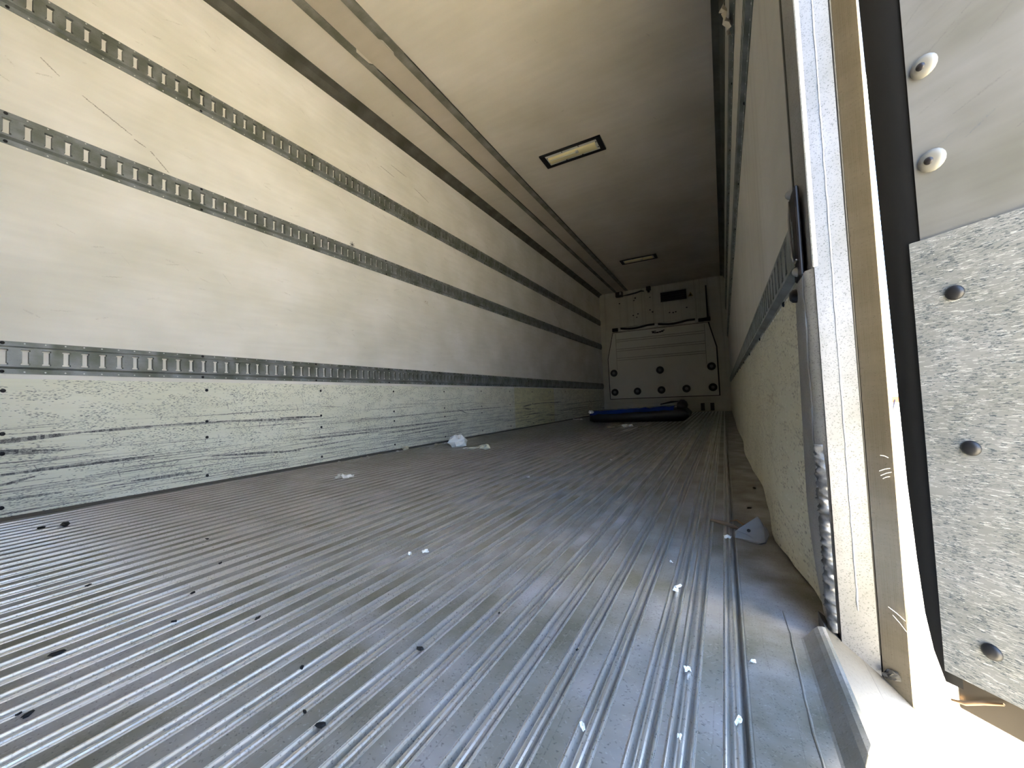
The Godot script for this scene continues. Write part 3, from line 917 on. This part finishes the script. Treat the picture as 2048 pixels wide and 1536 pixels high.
# ---------------------------------------------------------------- front wall things
func build_front() -> void:
	var z := -8.70
	var b := base("air_return_bulkhead", Vector3(-1.15, 0.3, z))
	tag(b, "large pale moulded bulkhead with eight round knobs on the front wall", "bulkhead")
	var o := -b.position
	var pg := PackedVector2Array([Vector2(-2.084, 1.765), Vector2(-0.205, 1.765), Vector2(-0.088, 1.271), Vector2(-0.085, 0.320), Vector2(-2.205, 0.320), Vector2(-2.215, 1.200)])
	var s := st()
	add_sweep(s, pg, ZF + 0.001, z, true)
	obj("panel", done(s), M.bulk, b, o)
	# dark rim behind the panel
	var rim := PackedVector2Array()
	var mid := Vector2(-1.15, 1.05)
	for p in pg: rim.append(mid + (p - mid) * Vector2(1.022, 1.018))
	obj("rim", sweep(rim, ZF + 0.001, z - 0.035), M.edge_dark, b, o)
	for y in [1.585, 1.378, 1.180]:
		for dy in [-0.022, 0.022]:
			obj("rib", cbox(Vector3(-2.03, y + dy - 0.007, z - 0.002), Vector3(-0.27, y + dy + 0.007, z + 0.008), 0.003), M.bulk_line, b, o)
	for x in [-2.03, -0.27]:
		obj("rib", cbox(Vector3(x - 0.006, 0.95, z - 0.002), Vector3(x + 0.006, 1.74, z + 0.005), 0.002), M.bulk_line, b, o)
	var ring := lathe([Vector2(0.078, 0), Vector2(0.076, 0.010), Vector2(0.066, 0.012), Vector2(0.056, 0.003), Vector2(0.030, 0.002), Vector2(0.027, 0.014), Vector2(0.014, 0.018), Vector2(0, 0.018)], Vector3(0, 0, 1), 18)
	var nut := lathe([Vector2(0.034, 0), Vector2(0.030, 0.008), Vector2(0.012, 0.012), Vector2(0, 0.012)], Vector3(0, 0, 1), 8)
	for p in [[-2.107, 0.882], [-1.149, 0.885], [-0.188, 0.890], [-2.106, 0.462], [-1.626, 0.464], [-1.141, 0.468], [-0.663, 0.472], [-0.184, 0.476]]:
		var k := obj("knob", ring, M.edge_dark, b, o + Vector3(p[0], p[1], z))
		obj("nut", nut, M.rivet, k, Vector3(0, 0, 0.016))
	# worn wordmark, no longer legible
	var lg := st()
	for q in [[-1.275, 1.700, 0.090, 0.016], [-1.265, 1.668, 0.040, 0.030], [-1.225, 1.662, 0.045, 0.026], [-1.178, 1.662, 0.045, 0.028], [-1.130, 1.668, 0.045, 0.028], [-1.085, 1.676, 0.045, 0.032], [-1.045, 1.700, 0.03, 0.018]]:
		add_box(lg, Vector3(q[0], q[1], z), Vector3(q[0] + q[2], q[1] + q[3], z + 0.002))
	obj("wordmark", done(lg), M.black_metal, b, o)
	# cover of the cooling unit above
	var c := base("cooling_unit_cover", Vector3(-1.118, 1.84, z))
	tag(c, "wide pale cover with dark air slot above the bulkhead straps", "cover panel")
	var co := -c.position
	var cs := st()
	for q in [[-2.02, 1.875, -0.216, 2.298], [-2.02, 2.298, -1.063, 2.52], [-0.562, 2.298, -0.216, 2.52], [-1.063, 2.508, -0.562, 2.52]]:
		add_box(cs, Vector3(q[0], q[1], ZF + 0.001), Vector3(q[2], q[3], z))
	obj("panel", done(cs), M.front, c, co)
	obj("slot_back", box(Vector3(-1.063, 2.298, ZF + 0.001), Vector3(-0.562, 2.508, ZF + 0.006)), M.black, c, co)
	for i in 4:
		obj("vane", cbox(Vector3(-1.063, 2.32 + i * 0.05, ZF + 0.004), Vector3(-0.562, 2.328 + i * 0.05, ZF + 0.04), 0.001), M.black, c, co)
	obj("edge_seal", cbox(Vector3(-0.216, 1.88, ZF + 0.001), Vector3(-0.190, 2.51, z + 0.004), 0.003), M.black, c, co)
	var ts := st()
	add_sweep(ts, PackedVector2Array([Vector2(-0.535, 2.335), Vector2(-0.440, 2.335), Vector2(-0.487, 2.425)]), z, z + 0.0015)
	var tr := obj("warning_sticker", done(ts), M.yellow, c, co)
	var t2 := st()
	add_sweep(t2, PackedVector2Array([Vector2(-0.510, 2.348), Vector2(-0.465, 2.348), Vector2(-0.487, 2.395)]), z + 0.0015, z + 0.0025)
	obj("symbol", done(t2), M.black, tr)
	for q in [[-1.91, 2.40], [-1.60, 2.42], [-1.57, 2.47], [-1.63, 2.10], [-1.53, 2.12], [-1.56, 2.05], [-1.28, 2.17], [-1.23, 2.12], [-1.27, 2.44], [-0.90, 2.06], [-0.83, 2.05], [-0.78, 2.06], [-0.57, 2.12]]:
		var hs := st()
		add_lathe(hs, [Vector2(0.018, 0), Vector2(0.015, 0.004), Vector2(0.0, 0.003)], Vector3(q[0], q[1], z), Vector3(0, 0, 1), 8, rng.randf_range(0.5, 1.0))
		obj("plugged_hole", done(hs), M.black_metal, c, co)
	# crossbar with strap
	var k := base("bulkhead_strap", Vector3(-1.12, 1.82, z))
	tag(k, "black webbing strap sagging between pale clips across the front wall", "strap")
	var ko := -k.position
	obj("backing_bar", cbox(Vector3(-2.06, 1.792, ZF + 0.001), Vector3(-0.20, 1.868, z - 0.012), 0.004), M.bulk, k, ko)
	for seg in [[-1.915, -1.205], [-1.137, -0.430]]:
		var ss := st()
		var n := 14
		for i in n:
			var q := []
			for j in [i, i + 1]:
				var t := float(j) / n
				var x: float = lerpf(seg[0], seg[1], t)
				var y := 1.848 - 0.033 * sin(PI * minf(t * 1.25, 1.0)) + 0.006 * t
				q.append(Vector3(x, y, z + 0.004 + 0.02 * sin(PI * t)))
			var up := Vector3(0, 0.021, 0)
			var dp := Vector3(0, 0, 0.004)
			quad(ss, q[0] - up + dp, q[1] - up + dp, q[1] + up + dp, q[0] + up + dp)
			quad(ss, q[0] - up, q[1] - up, q[1] + up, q[0] + up)
			quad(ss, q[0] + up, q[1] + up, q[1] + up + dp, q[0] + up + dp)
			quad(ss, q[0] - up, q[1] - up, q[1] - up + dp, q[0] - up + dp)
		obj("webbing", done(ss), M.black, k, ko)
	for x in [-1.94, -1.170, -0.405]:
		obj("clip", cbox(Vector3(x - 0.026, 1.792, z - 0.012), Vector3(x + 0.026, 1.862, z + 0.014), 0.004), M.clip, k, ko)
	obj("bracket", cbox(Vector3(-2.095, 1.79, z - 0.012), Vector3(-1.97, 1.868, z + 0.02), 0.006), M.black, k, ko)
	obj("bracket", cbox(Vector3(-0.375, 1.795, z - 0.012), Vector3(-0.21, 1.862, z + 0.02), 0.006), M.black, k, ko)
	obj("buckle", cbox(Vector3(-0.225, 1.792, z - 0.012), Vector3(-0.155, 1.872, z + 0.03), 0.008), M.black, k, ko)
	# cable with its box under the ceiling, and a small latch
	var cb := base("sensor_cable", Vector3(-1.80, 2.56, z))
	tag(cb, "black cable leaving a small box at top left of front wall", "cable")
	var qo := -cb.position
	obj("junction_box", cbox(Vector3(-1.985, 2.545, ZF), Vector3(-1.83, 2.655, z + 0.03), 0.008), M.black, cb, qo)
	obj("cable", tube([Vector3(-1.84, 2.555, z + 0.01), Vector3(-1.7, 2.560, z + 0.02), Vector3(-1.55, 2.575, z + 0.02), Vector3(-1.44, 2.60, z + 0.015), Vector3(-1.38, 2.588, z)], 0.016, 8), M.black, cb, qo)
	obj("metal_plate", cbox(Vector3(-1.895, 2.58, z + 0.03), Vector3(-1.855, 2.64, z + 0.034), 0.001), M.clip, cb, qo)
	var la := base("ceiling_latch", Vector3(-1.29, 2.57, z))
	tag(la, "small black latch hanging under the ceiling at the front wall", "latch")
	obj("body", cbox(Vector3(-0.045, 0.02, -0.055), Vector3(0.045, 0.105, 0.03), 0.008), M.black, la)
	obj("tongue", cbox(Vector3(-0.022, -0.02, -0.04), Vector3(0.022, 0.03, 0.01), 0.006), M.black, la)
	# low kick board of the front wall with two slots
	var kb := base("kick_board", Vector3(-1.1, 0, ZF))
	tag(kb, "low pale ledge along the foot of the front wall", "kick board")
	var kk := -kb.position
	obj("board", cbox(Vector3(XL + 0.005, 0.004, ZF), Vector3(XR - 0.03, 0.205, ZF + 0.05), 0.006), M.front, kb, kk)
	for x in [-0.42, -0.25]:
		obj("slot", cbox(Vector3(x, 0.02, ZF + 0.046), Vector3(x + 0.07, 0.17, ZF + 0.054), 0.002), M.edge_dark, kb, kk)

# ---------------------------------------------------------------- things on the floor
func scrap(called: String, mesh: Mesh, m: Material, x: float, z: float, turn: float, label: String, cat: String, group := "", y := 0.0) -> MeshInstance3D:
	var o := obj(called, mesh, m, null, Vector3(x, y, z))
	o.rotation.y = turn
	tag(o, label, cat, group)
	return o

func build_floor_things() -> void:
	# folded pad at the far end: dark body, blue plastic over it, rolled right end
	var p := base("folded_pad", Vector3(-1.1, 0, -6.0))
	tag(p, "folded pad covered in shiny blue plastic lying near the front wall", "pad")
	var po := -p.position
	var s := st()
	s.set_smooth_group(0)
	var n := 26
	var fn := FastNoiseLite.new()
	fn.seed = 3
	fn.frequency = 2.2
	var ring := func(i: int) -> Array:
		var t := float(i) / n
		var x := lerpf(-1.755, -0.425, t)
		var hh := lerpf(0.150, 0.195, t) + fn.get_noise_2d(x * 3, 1) * 0.015
		var end := 1.0
		if t > 0.90: end = sqrt(maxf(0.0, 1.0 - pow((t - 0.90) / 0.10, 2))) * 0.75 + 0.25
		if t < 0.03: end = 0.85
		var zf := -5.63 - 0.02 * fn.get_noise_2d(x * 2, 7)
		var out := []
		for k in 14:
			var a := TAU * k / 14
			var cx := signf(cos(a)) * pow(absf(cos(a)), 0.35)
			var cy := signf(sin(a)) * pow(absf(sin(a)), 0.35)
			out.append(Vector3(x, hh / 2 + cy * hh / 2 * end, zf - 0.33 - cx * 0.33 * (0.9 + 0.1 * end)))
		return out
	for i in n:
		var a: Array = ring.call(i)
		var b: Array = ring.call(i + 1)
		for k in 14:
			quad(s, a[k], b[k], b[(k + 1) % 14], a[(k + 1) % 14])
	for e in [0, n]:
		var a: Array = ring.call(e)
		for k in range(1, 13): tri(s, a[0], a[k], a[k + 1])
	obj("body", done(s), M.navy, p, po)
	var f := st()
	var g := []
	for j in 7:
		var row := []
		for i in 19:
			var t := i / 18.0
			var x := lerpf(-1.735, -0.60, t)
			var hh := lerpf(0.158, 0.205, t)
			var zz := lerpf(-5.60, -6.25, j / 6.0)
			var y: float = hh + fn.get_noise_2d(x * 4, zz * 4) * 0.02 + 0.006 
			if j == 0: y -= 0.045
			row.append(Vector3(x, y, zz))
		g.append(row)
	for j in 6:
		for i in 18:
			quad(f, g[j][i], g[j][i + 1], g[j + 1][i + 1], g[j + 1][i])
			quad(f, g[j][i] - Vector3(0, 0.004, 0), g[j + 1][i] - Vector3(0, 0.004, 0), g[j + 1][i + 1] - Vector3(0, 0.004, 0), g[j][i + 1] - Vector3(0, 0.004, 0))
	obj("plastic_cover", done(f), M.blue, p, po)
	obj("roll", tube([Vector3(-0.52, 0.20, -5.66), Vector3(-0.51, 0.215, -5.9), Vector3(-0.53, 0.21, -6.2)], 0.075, 10, 0.08), M.navy, p, po)
	obj("corner_tag", lump(Vector3(0.07, 0.045, 0.05), 4), M.paper, p, po + Vector3(-1.72, 0.135, -5.61))
	obj("loose_flap", tube([Vector3(-0.55, 0.27, -6.0), Vector3(-0.66, 0.262, -5.95), Vector3(-0.80, 0.235, -5.9)], 0.014, 6, 0.3), M.navy, p, po)
	# white litter along the left wall
	scrap("paper_wad", lump(Vector3(0.155, 0.105, 0.13), 21, 0.42, 6), M.paper, -1.965, -2.68, 0.4, "crumpled white paper wad, largest scrap near the left wall", "paper wad")
	scrap("paper_scrap", lump(Vector3(0.085, 0.04, 0.07), 22, 0.45, 5), M.paper_old, -1.665, -2.62, 0.1, "yellowish crumpled scrap just right of the white paper wad", "scrap")
	scrap("paper_strip", tube([Vector3(-0.07, 0.006, 0), Vector3(-0.02, 0.007, 0.004), Vector3(0.03, 0.006, -0.006), Vector3(0.055, 0.012, -0.01)], 0.007, 6, 0.3), M.paper_old, -1.77, -2.612, 0.1, "thin pale strip lying between paper wad and yellowish scrap", "scrap")
	scrap("paper_scrap", sheet(0.055, 0.03, 0.012, 24), M.paper, -1.835, -2.59, 0.1, "small flat white scrap right in front of paper wad", "scrap")
	scrap("paper_strip", sheet(0.13, 0.035, 0.022, 25, 7, 3), M.paper, -1.757, -1.40, 0.18, "lone bent white paper strip on the open floor, left half", "scrap")
	scrap("paper_scrap", sheet(0.19, 0.12, 0.025, 26), M.paper, -2.19, -6.39, 0.2, "white scrap on floor left of the blue pad", "scrap")
	scrap("paper_scrap", sheet(0.17, 0.16, 0.035, 27), M.paper, -1.037, -4.80, 0.2, "white scrap on floor in front of the blue pad", "scrap")
	scrap("paper_scrap", sheet(0.10, 0.05, 0.012, 28), M.paper_old, -1.21, -4.72, 0.3, "dull thin scrap left of the white scrap before the pad", "scrap")
	scrap("paper_scrap", sheet(0.11, 0.05, 0.010, 29), M.paper_old, -0.86, -4.76, 0.1, "dull thin scrap right of the white scrap before the pad", "scrap")
	scrap("plastic_scrap", lump(Vector3(0.07, 0.032, 0.07), 30, 0.4, 5), M.paper_old, -2.325, -2.45, 0.2, "clear-grey crumpled film scrap against foot of left wall", "scrap")
	var bits := [[-2.29, -2.13, 0.05], [-2.31, -2.04, 0.022], [-2.30, -1.975, 0.03], [-2.25, -2.0, 0.02], [-2.27, -1.87, 0.022], [-2.31, -1.80, 0.018], [-2.29, -2.82, 0.07], [-2.26, -2.90, 0.045], [-2.22, -2.70, 0.03], [-2.16, -2.55, 0.025], [-2.24, -2.50, 0.022], [-2.30, -2.33, 0.03]]
	for i in bits.size():
		var b: Array = bits[i]
		scrap("paper_shred", sheet(b[2], b[2] * 0.6, 0.010, 40 + i, 3, 3), M.paper if i % 2 else M.paper_old, b[0], b[1], rng.randf() * TAU, "tiny pale paper shred along the foot of the left wall", "shred", "paper shreds along the left wall")
	# bits on the open floor
	var open := [[-0.676, -0.769, 0.030], [-0.70, -0.74, 0.02], [-0.096, -0.815, 0.018], [-0.063, -0.578, 0.010], [-0.006, -0.510, 0.014], [0.014, -0.63, 0.009], [-0.062, -0.462, 0.007], [-0.846, -1.698, 0.03], [-0.93, -1.72, 0.025], [-1.114, -3.345, 0.06], [-0.60, -2.3, 0.03], [-0.122, -0.93, 0.009], [-0.16, -0.43, 0.012], [-0.10, -0.80, 0.012]]
	for i in open.size():
		var b: Array = open[i]
		scrap("white_flake", sheet(b[2], b[2] * 0.6, 0.006, 60 + i, 3, 3), M.paper, b[0], b[1], rng.randf() * TAU, "tiny white flake lying on the open ribbed floor", "flake", "white flakes on the open floor")
	var crumbs := [[-0.939, -0.214, 0.018], [-0.432, -0.304, 0.014], [-0.786, -0.155, 0.014], [-0.80, -0.15, 0.008], [-0.423, -0.463, 0.014], [-1.102, -0.517, 0.013], [-2.018, -0.475, 0.04], [-2.06, -0.43, 0.02], [-0.55, -0.36, 0.010], [-0.75, -0.41, 0.011], [-0.98, -0.41, 0.012], [-0.88, -0.34, 0.011], [-0.365, -0.60, 0.007], [-0.21, -0.56, 0.006], [-1.35, -0.60, 0.012], [-0.47, -0.31, 0.008], [-1.25, -0.33, 0.012], [0.05, -1.45, 0.014], [0.08, -1.75, 0.02]]
	for i in crumbs.size():
		var b: Array = crumbs[i]
		scrap("black_crumb", lump(Vector3(b[2], b[2] * 0.35, b[2] * 0.5), 80 + i, 0.3, 4), M.crumb, b[0], b[1], rng.randf() * TAU, "tiny black crumb of rubber on the ribbed floor", "crumb", "black crumbs on the floor")
	# torn foil cup by the right wall
	var c := base("torn_foil_piece", Vector3(0.04, 0, -1.14))
	tag(c, "bent grey foil piece with a small hole beside the right wall", "foil piece")
	var out2 := PackedVector2Array([Vector2(0, 0.001), Vector2(0, 0.014), Vector2(0.008, 0.022), Vector2(0.030, 0.040), Vector2(0.050, 0.055), Vector2(0.058, 0.042), Vector2(0.062, 0.030), Vector2(0.069, 0.025), Vector2(0.071, 0.015), Vector2(0.066, 0.008), Vector2(0.064, 0.0), Vector2(0.050, -0.003), Vector2(0.025, 0.0)])
	var bend := func(q: Vector2, d: float) -> Vector3:
		return Vector3(q.x - 0.034, maxf(q.y + 0.0032, 0.0002), 0.012 * sin(PI * clampf(q.x / 0.07, 0, 1)) - q.y * 0.55 - d)
	var cs := st()
	var tri2 := Geometry2D.triangulate_polygon(out2)
	for i in range(0, tri2.size(), 3):
		for d in [0.0, 0.003]:
			tri(cs, bend.call(out2[tri2[i]], d), bend.call(out2[tri2[i + 1]], d), bend.call(out2[tri2[i + 2]], d))
	for i in out2.size():
		var a := out2[i]
		var b := out2[(i + 1) % out2.size()]
		quad(cs, bend.call(a, 0.0), bend.call(b, 0.0), bend.call(b, 0.003), bend.call(a, 0.003))
	obj("sheet", done(cs), M.foil, c)
	obj("torn_edge", tube([bend.call(out2[5], 0.0), bend.call(out2[7], -0.001), bend.call(out2[8], 0.001), bend.call(out2[10], 0.0), bend.call(out2[11], 0.0)], 0.0022, 6, 0.6), M.foil, c)
	obj("hole", lathe([Vector2(0.0042, 0), Vector2(0.0036, 0.0008), Vector2(0, 0.0008)], Vector3(0, 0.48, 0.87), 8), M.black, c, bend.call(Vector2(0.031, 0.024), -0.0045))
	obj("crease", tube([bend.call(Vector2(0.006, 0.017), -0.0025), bend.call(Vector2(0.026, 0.016), -0.0052), bend.call(Vector2(0.040, 0.009), -0.0048)], 0.0008, 5), M.foil, c)
	c.rotation.y = -0.12
	c.position = Vector3(0.038, 0, -1.135)
	scrap("wood_splinter", tube([Vector3(-0.055, 0.006, -0.012), Vector3(-0.02, 0.008, -0.002), Vector3(0.012, 0.006, 0.006), Vector3(0.03, 0.004, 0.014)], 0.0058, 7, 0.25), M.bark, -0.005, -1.235, -0.35, "dark wooden splinter pointing at the foil piece", "splinter")
	scrap("twig", tube([Vector3(-0.03, 0.004, -0.008), Vector3(-0.012, 0.010, -0.004), Vector3(0.005, 0.004, 0.004), Vector3(0.03, 0.006, 0.012)], 0.0025, 6, 0.4), M.rope, 0.022, -1.265, -0.3, "thin pale twig behind the foil piece", "twig")
	scrap("paper_scrap", sheet(0.020, 0.016, 0.008, 33, 4, 4), M.paper, -0.013, -1.137, 0.6, "bright white scrap in front of the wooden splinter", "scrap")
	# torn film on the upper right track
	var tf := obj("torn_film", sheet(0.16, 0.10, 0.03, 35), M.film, null, Vector3(0.082, 1.985, -1.93))
	tf.rotation = Vector3(0.2, 0.0, -1.35)
	tag(tf, "torn flap of pale film stuck on the top right wall track", "film scrap")
	# rope end under the door, straw fibres on the post
	var dp := Vector3(0.2022, 0, -0.63)
	var de := Vector3(0.682, 0, 0.731)
	var dn := Vector3(-0.731, 0, 0.682) * 0.0005
	scrap("rope_end", tube([dp + de * 0.004 + dn + Vector3(0, 0.0150, 0), dp + de * 0.016 + dn + Vector3(0, 0.0195, 0), dp + de * 0.030 + dn + Vector3(0, 0.0300, 0), dp + de * 0.046 + dn + Vector3(0, 0.0395, 0)], 0.0022, 6, 0.2), M.rope, 0, 0, 0, "frayed brown cord end hanging at the bottom of the door", "cord")
	var fb := base("plastic_fibres", Vector3(0.188, 0.26, -0.703))
	tag(fb, "few fine white plastic fibres stuck on the door post edge", "fibres")
	for q in [[0.0, 0.012, -0.008, 0.015], [0.001, -0.002, -0.010, -0.006], [0.002, -0.007, -0.009, -0.012], [0.0, -0.013, -0.007, -0.016], [0.004, -0.20, -0.012, -0.185], [0.005, -0.215, -0.008, -0.195]]:
		obj("fibre", tube([Vector3(q[0], q[1], 0.0005), Vector3((q[0] + q[2]) / 2, (q[1] + q[3]) / 2 + 0.001, 0.0015), Vector3(q[2], q[3], 0.0)], 0.0003, 5), M.paper, fb)

func build_right_track_end() -> void:
	var o := base("track_end_plate", Vector3(0.118, 0.54, -0.775))
	tag(o, "dark bent end plate of the lower right wall track beside the door post", "end plate")
	obj("plate", cbox(Vector3(-0.003, 0.005, -0.03), Vector3(0.003, 0.150, 0.022), 0.002), M.black_metal, o)
	obj("curled_edge", tube([Vector3(-0.004, 0.145, -0.028), Vector3(-0.006, 0.11, -0.026), Vector3(-0.006, 0.07, -0.020), Vector3(-0.007, 0.045, -0.010), Vector3(-0.006, 0.032, 0.0), Vector3(-0.005, 0.034, 0.012)], 0.0022, 6), M.rivet, o)
	var dome := lathe([Vector2(0.008, 0), Vector2(0.007, 0.003), Vector2(0.004, 0.006), Vector2(0, 0.007)], Vector3(-1, 0, 0), 10)
	obj("rivet", dome, M.rivet, o, Vector3(-0.003, 0.153, -0.020))
	obj("rivet", dome, M.rivet, o, Vector3(-0.003, 0.018, -0.004))
	var lp := lathe([Vector2(0.012, 0), Vector2(0.011, 0.006), Vector2(0.007, 0.010), Vector2(0, 0.011)], Vector3(-1, 0, 0), 10)
	obj("lower_boss", lp, M.black_metal, o, Vector3(0.001, -0.012, -0.05))

func build_outside() -> void:
	var g := obj("ground", box(Vector3(-60, -1.45, -60), Vector3(60, -1.25, 60)), M.ground)
	tag(g, "", "", "", "structure")
	# striped barrier far off, seen through the gap beside the door
	var b := base("road_barrier", Vector3(7.65, -1.25, -27.0))
	tag(b, "small orange barrier far outside, seen in the gap beside the door", "barrier")
	obj("board", cbox(Vector3(-1.2, 0.75, -0.03), Vector3(1.2, 1.05, 0.03), 0.01), M.orange, b)
	for x in [-0.9, 0.0, 0.9]:
		obj("leg", tube([Vector3(x - 0.25, 0, 0.3), Vector3(x, 0.9, 0), Vector3(x + 0.1, 1.1, -0.1)], 0.04, 6), M.black_metal, b)

# ---------------------------------------------------------------- all together
func _ready() -> void:
	# camera
	var cam := Camera3D.new()
	cam.name = "camera"
	cam.position = Vector3(0, 0.368, 0)
	cam.rotation_order = EULER_ORDER_YXZ
	cam.rotation = Vector3(0.0425, 0.4919, -0.0402)
	cam.fov = rad_to_deg(2 * atan(768.0 / 788.6))
	cam.near = 0.02
	cam.far = 200
	add_child(cam)
	cam.current = true
	# sky and exposure
	var sky := ProceduralSkyMaterial.new()
	sky.sky_top_color = Color(0.60, 0.75, 0.96)
	sky.sky_horizon_color = Color(0.80, 0.88, 0.97)
	sky.ground_horizon_color = Color(0.75, 0.72, 0.66)
	sky.ground_bottom_color = Color(0.6, 0.56, 0.5)
	sky.energy_multiplier = 5.0
	var env := Environment.new()
	env.background_mode = Environment.BG_SKY
	env.sky = Sky.new()
	env.sky.sky_material = sky
	env.tonemap_mode = Environment.TONE_MAPPER_LINEAR
	env.tonemap_exposure = 3.2
	env.sdfgi_enabled = true
	env.ssao_enabled = true
	env.ssil_enabled = true
	var we := WorldEnvironment.new()
	we.name = "environment"
	we.environment = env
	add_child(we)
	# sun: in front and to the right, behind the opened door
	var sun := DirectionalLight3D.new()
	sun.name = "sun"
	sun.light_color = Color(1.0, 0.955, 0.85)
	sun.light_energy = 34.0
	sun.light_angular_distance = 0.6
	sun.shadow_enabled = true
	var el := deg_to_rad(36)
	var to_sun := Vector3(0.41 * cos(el), sin(el), -0.912 * cos(el))
	sun.look_at_from_position(Vector3.ZERO, -to_sun, Vector3.UP)
	add_child(sun)
	rng.seed = 7
	make_materials()
	build_floor()
	build_walls()
	build_door()
	make_track(XL, 1, 1.9661, 2.0968, ZF + 0.02, ZB - 0.02, "upper slotted track of the long left wall", M.track)
	make_track(XL, 1, 1.4299, 1.5565, ZF + 0.02, ZB - 0.02, "middle slotted track of the long left wall", M.track)
	make_track(XL, 1, 0.546, 0.6697, ZF + 0.02, ZB - 0.02, "lower slotted track of the left wall, just above the scuffed liner", M.track)
	make_track(XR, -1, 1.9661, 2.0968, ZF + 0.02, -0.84, "upper slotted track of the dim right wall", M.track)
	make_track(XR, -1, 1.4299, 1.5565, ZF + 0.02, -0.84, "middle slotted track of the dim right wall", M.track)
	make_track(XR, -1, 0.546, 0.6697, ZF + 0.02, -0.79, "lower slotted track of the right wall with a buckled bottom edge", M.track, 0.006)
	build_ceiling_things()
	build_front()
	build_right_track_end()
	build_floor_things()
	build_outside()
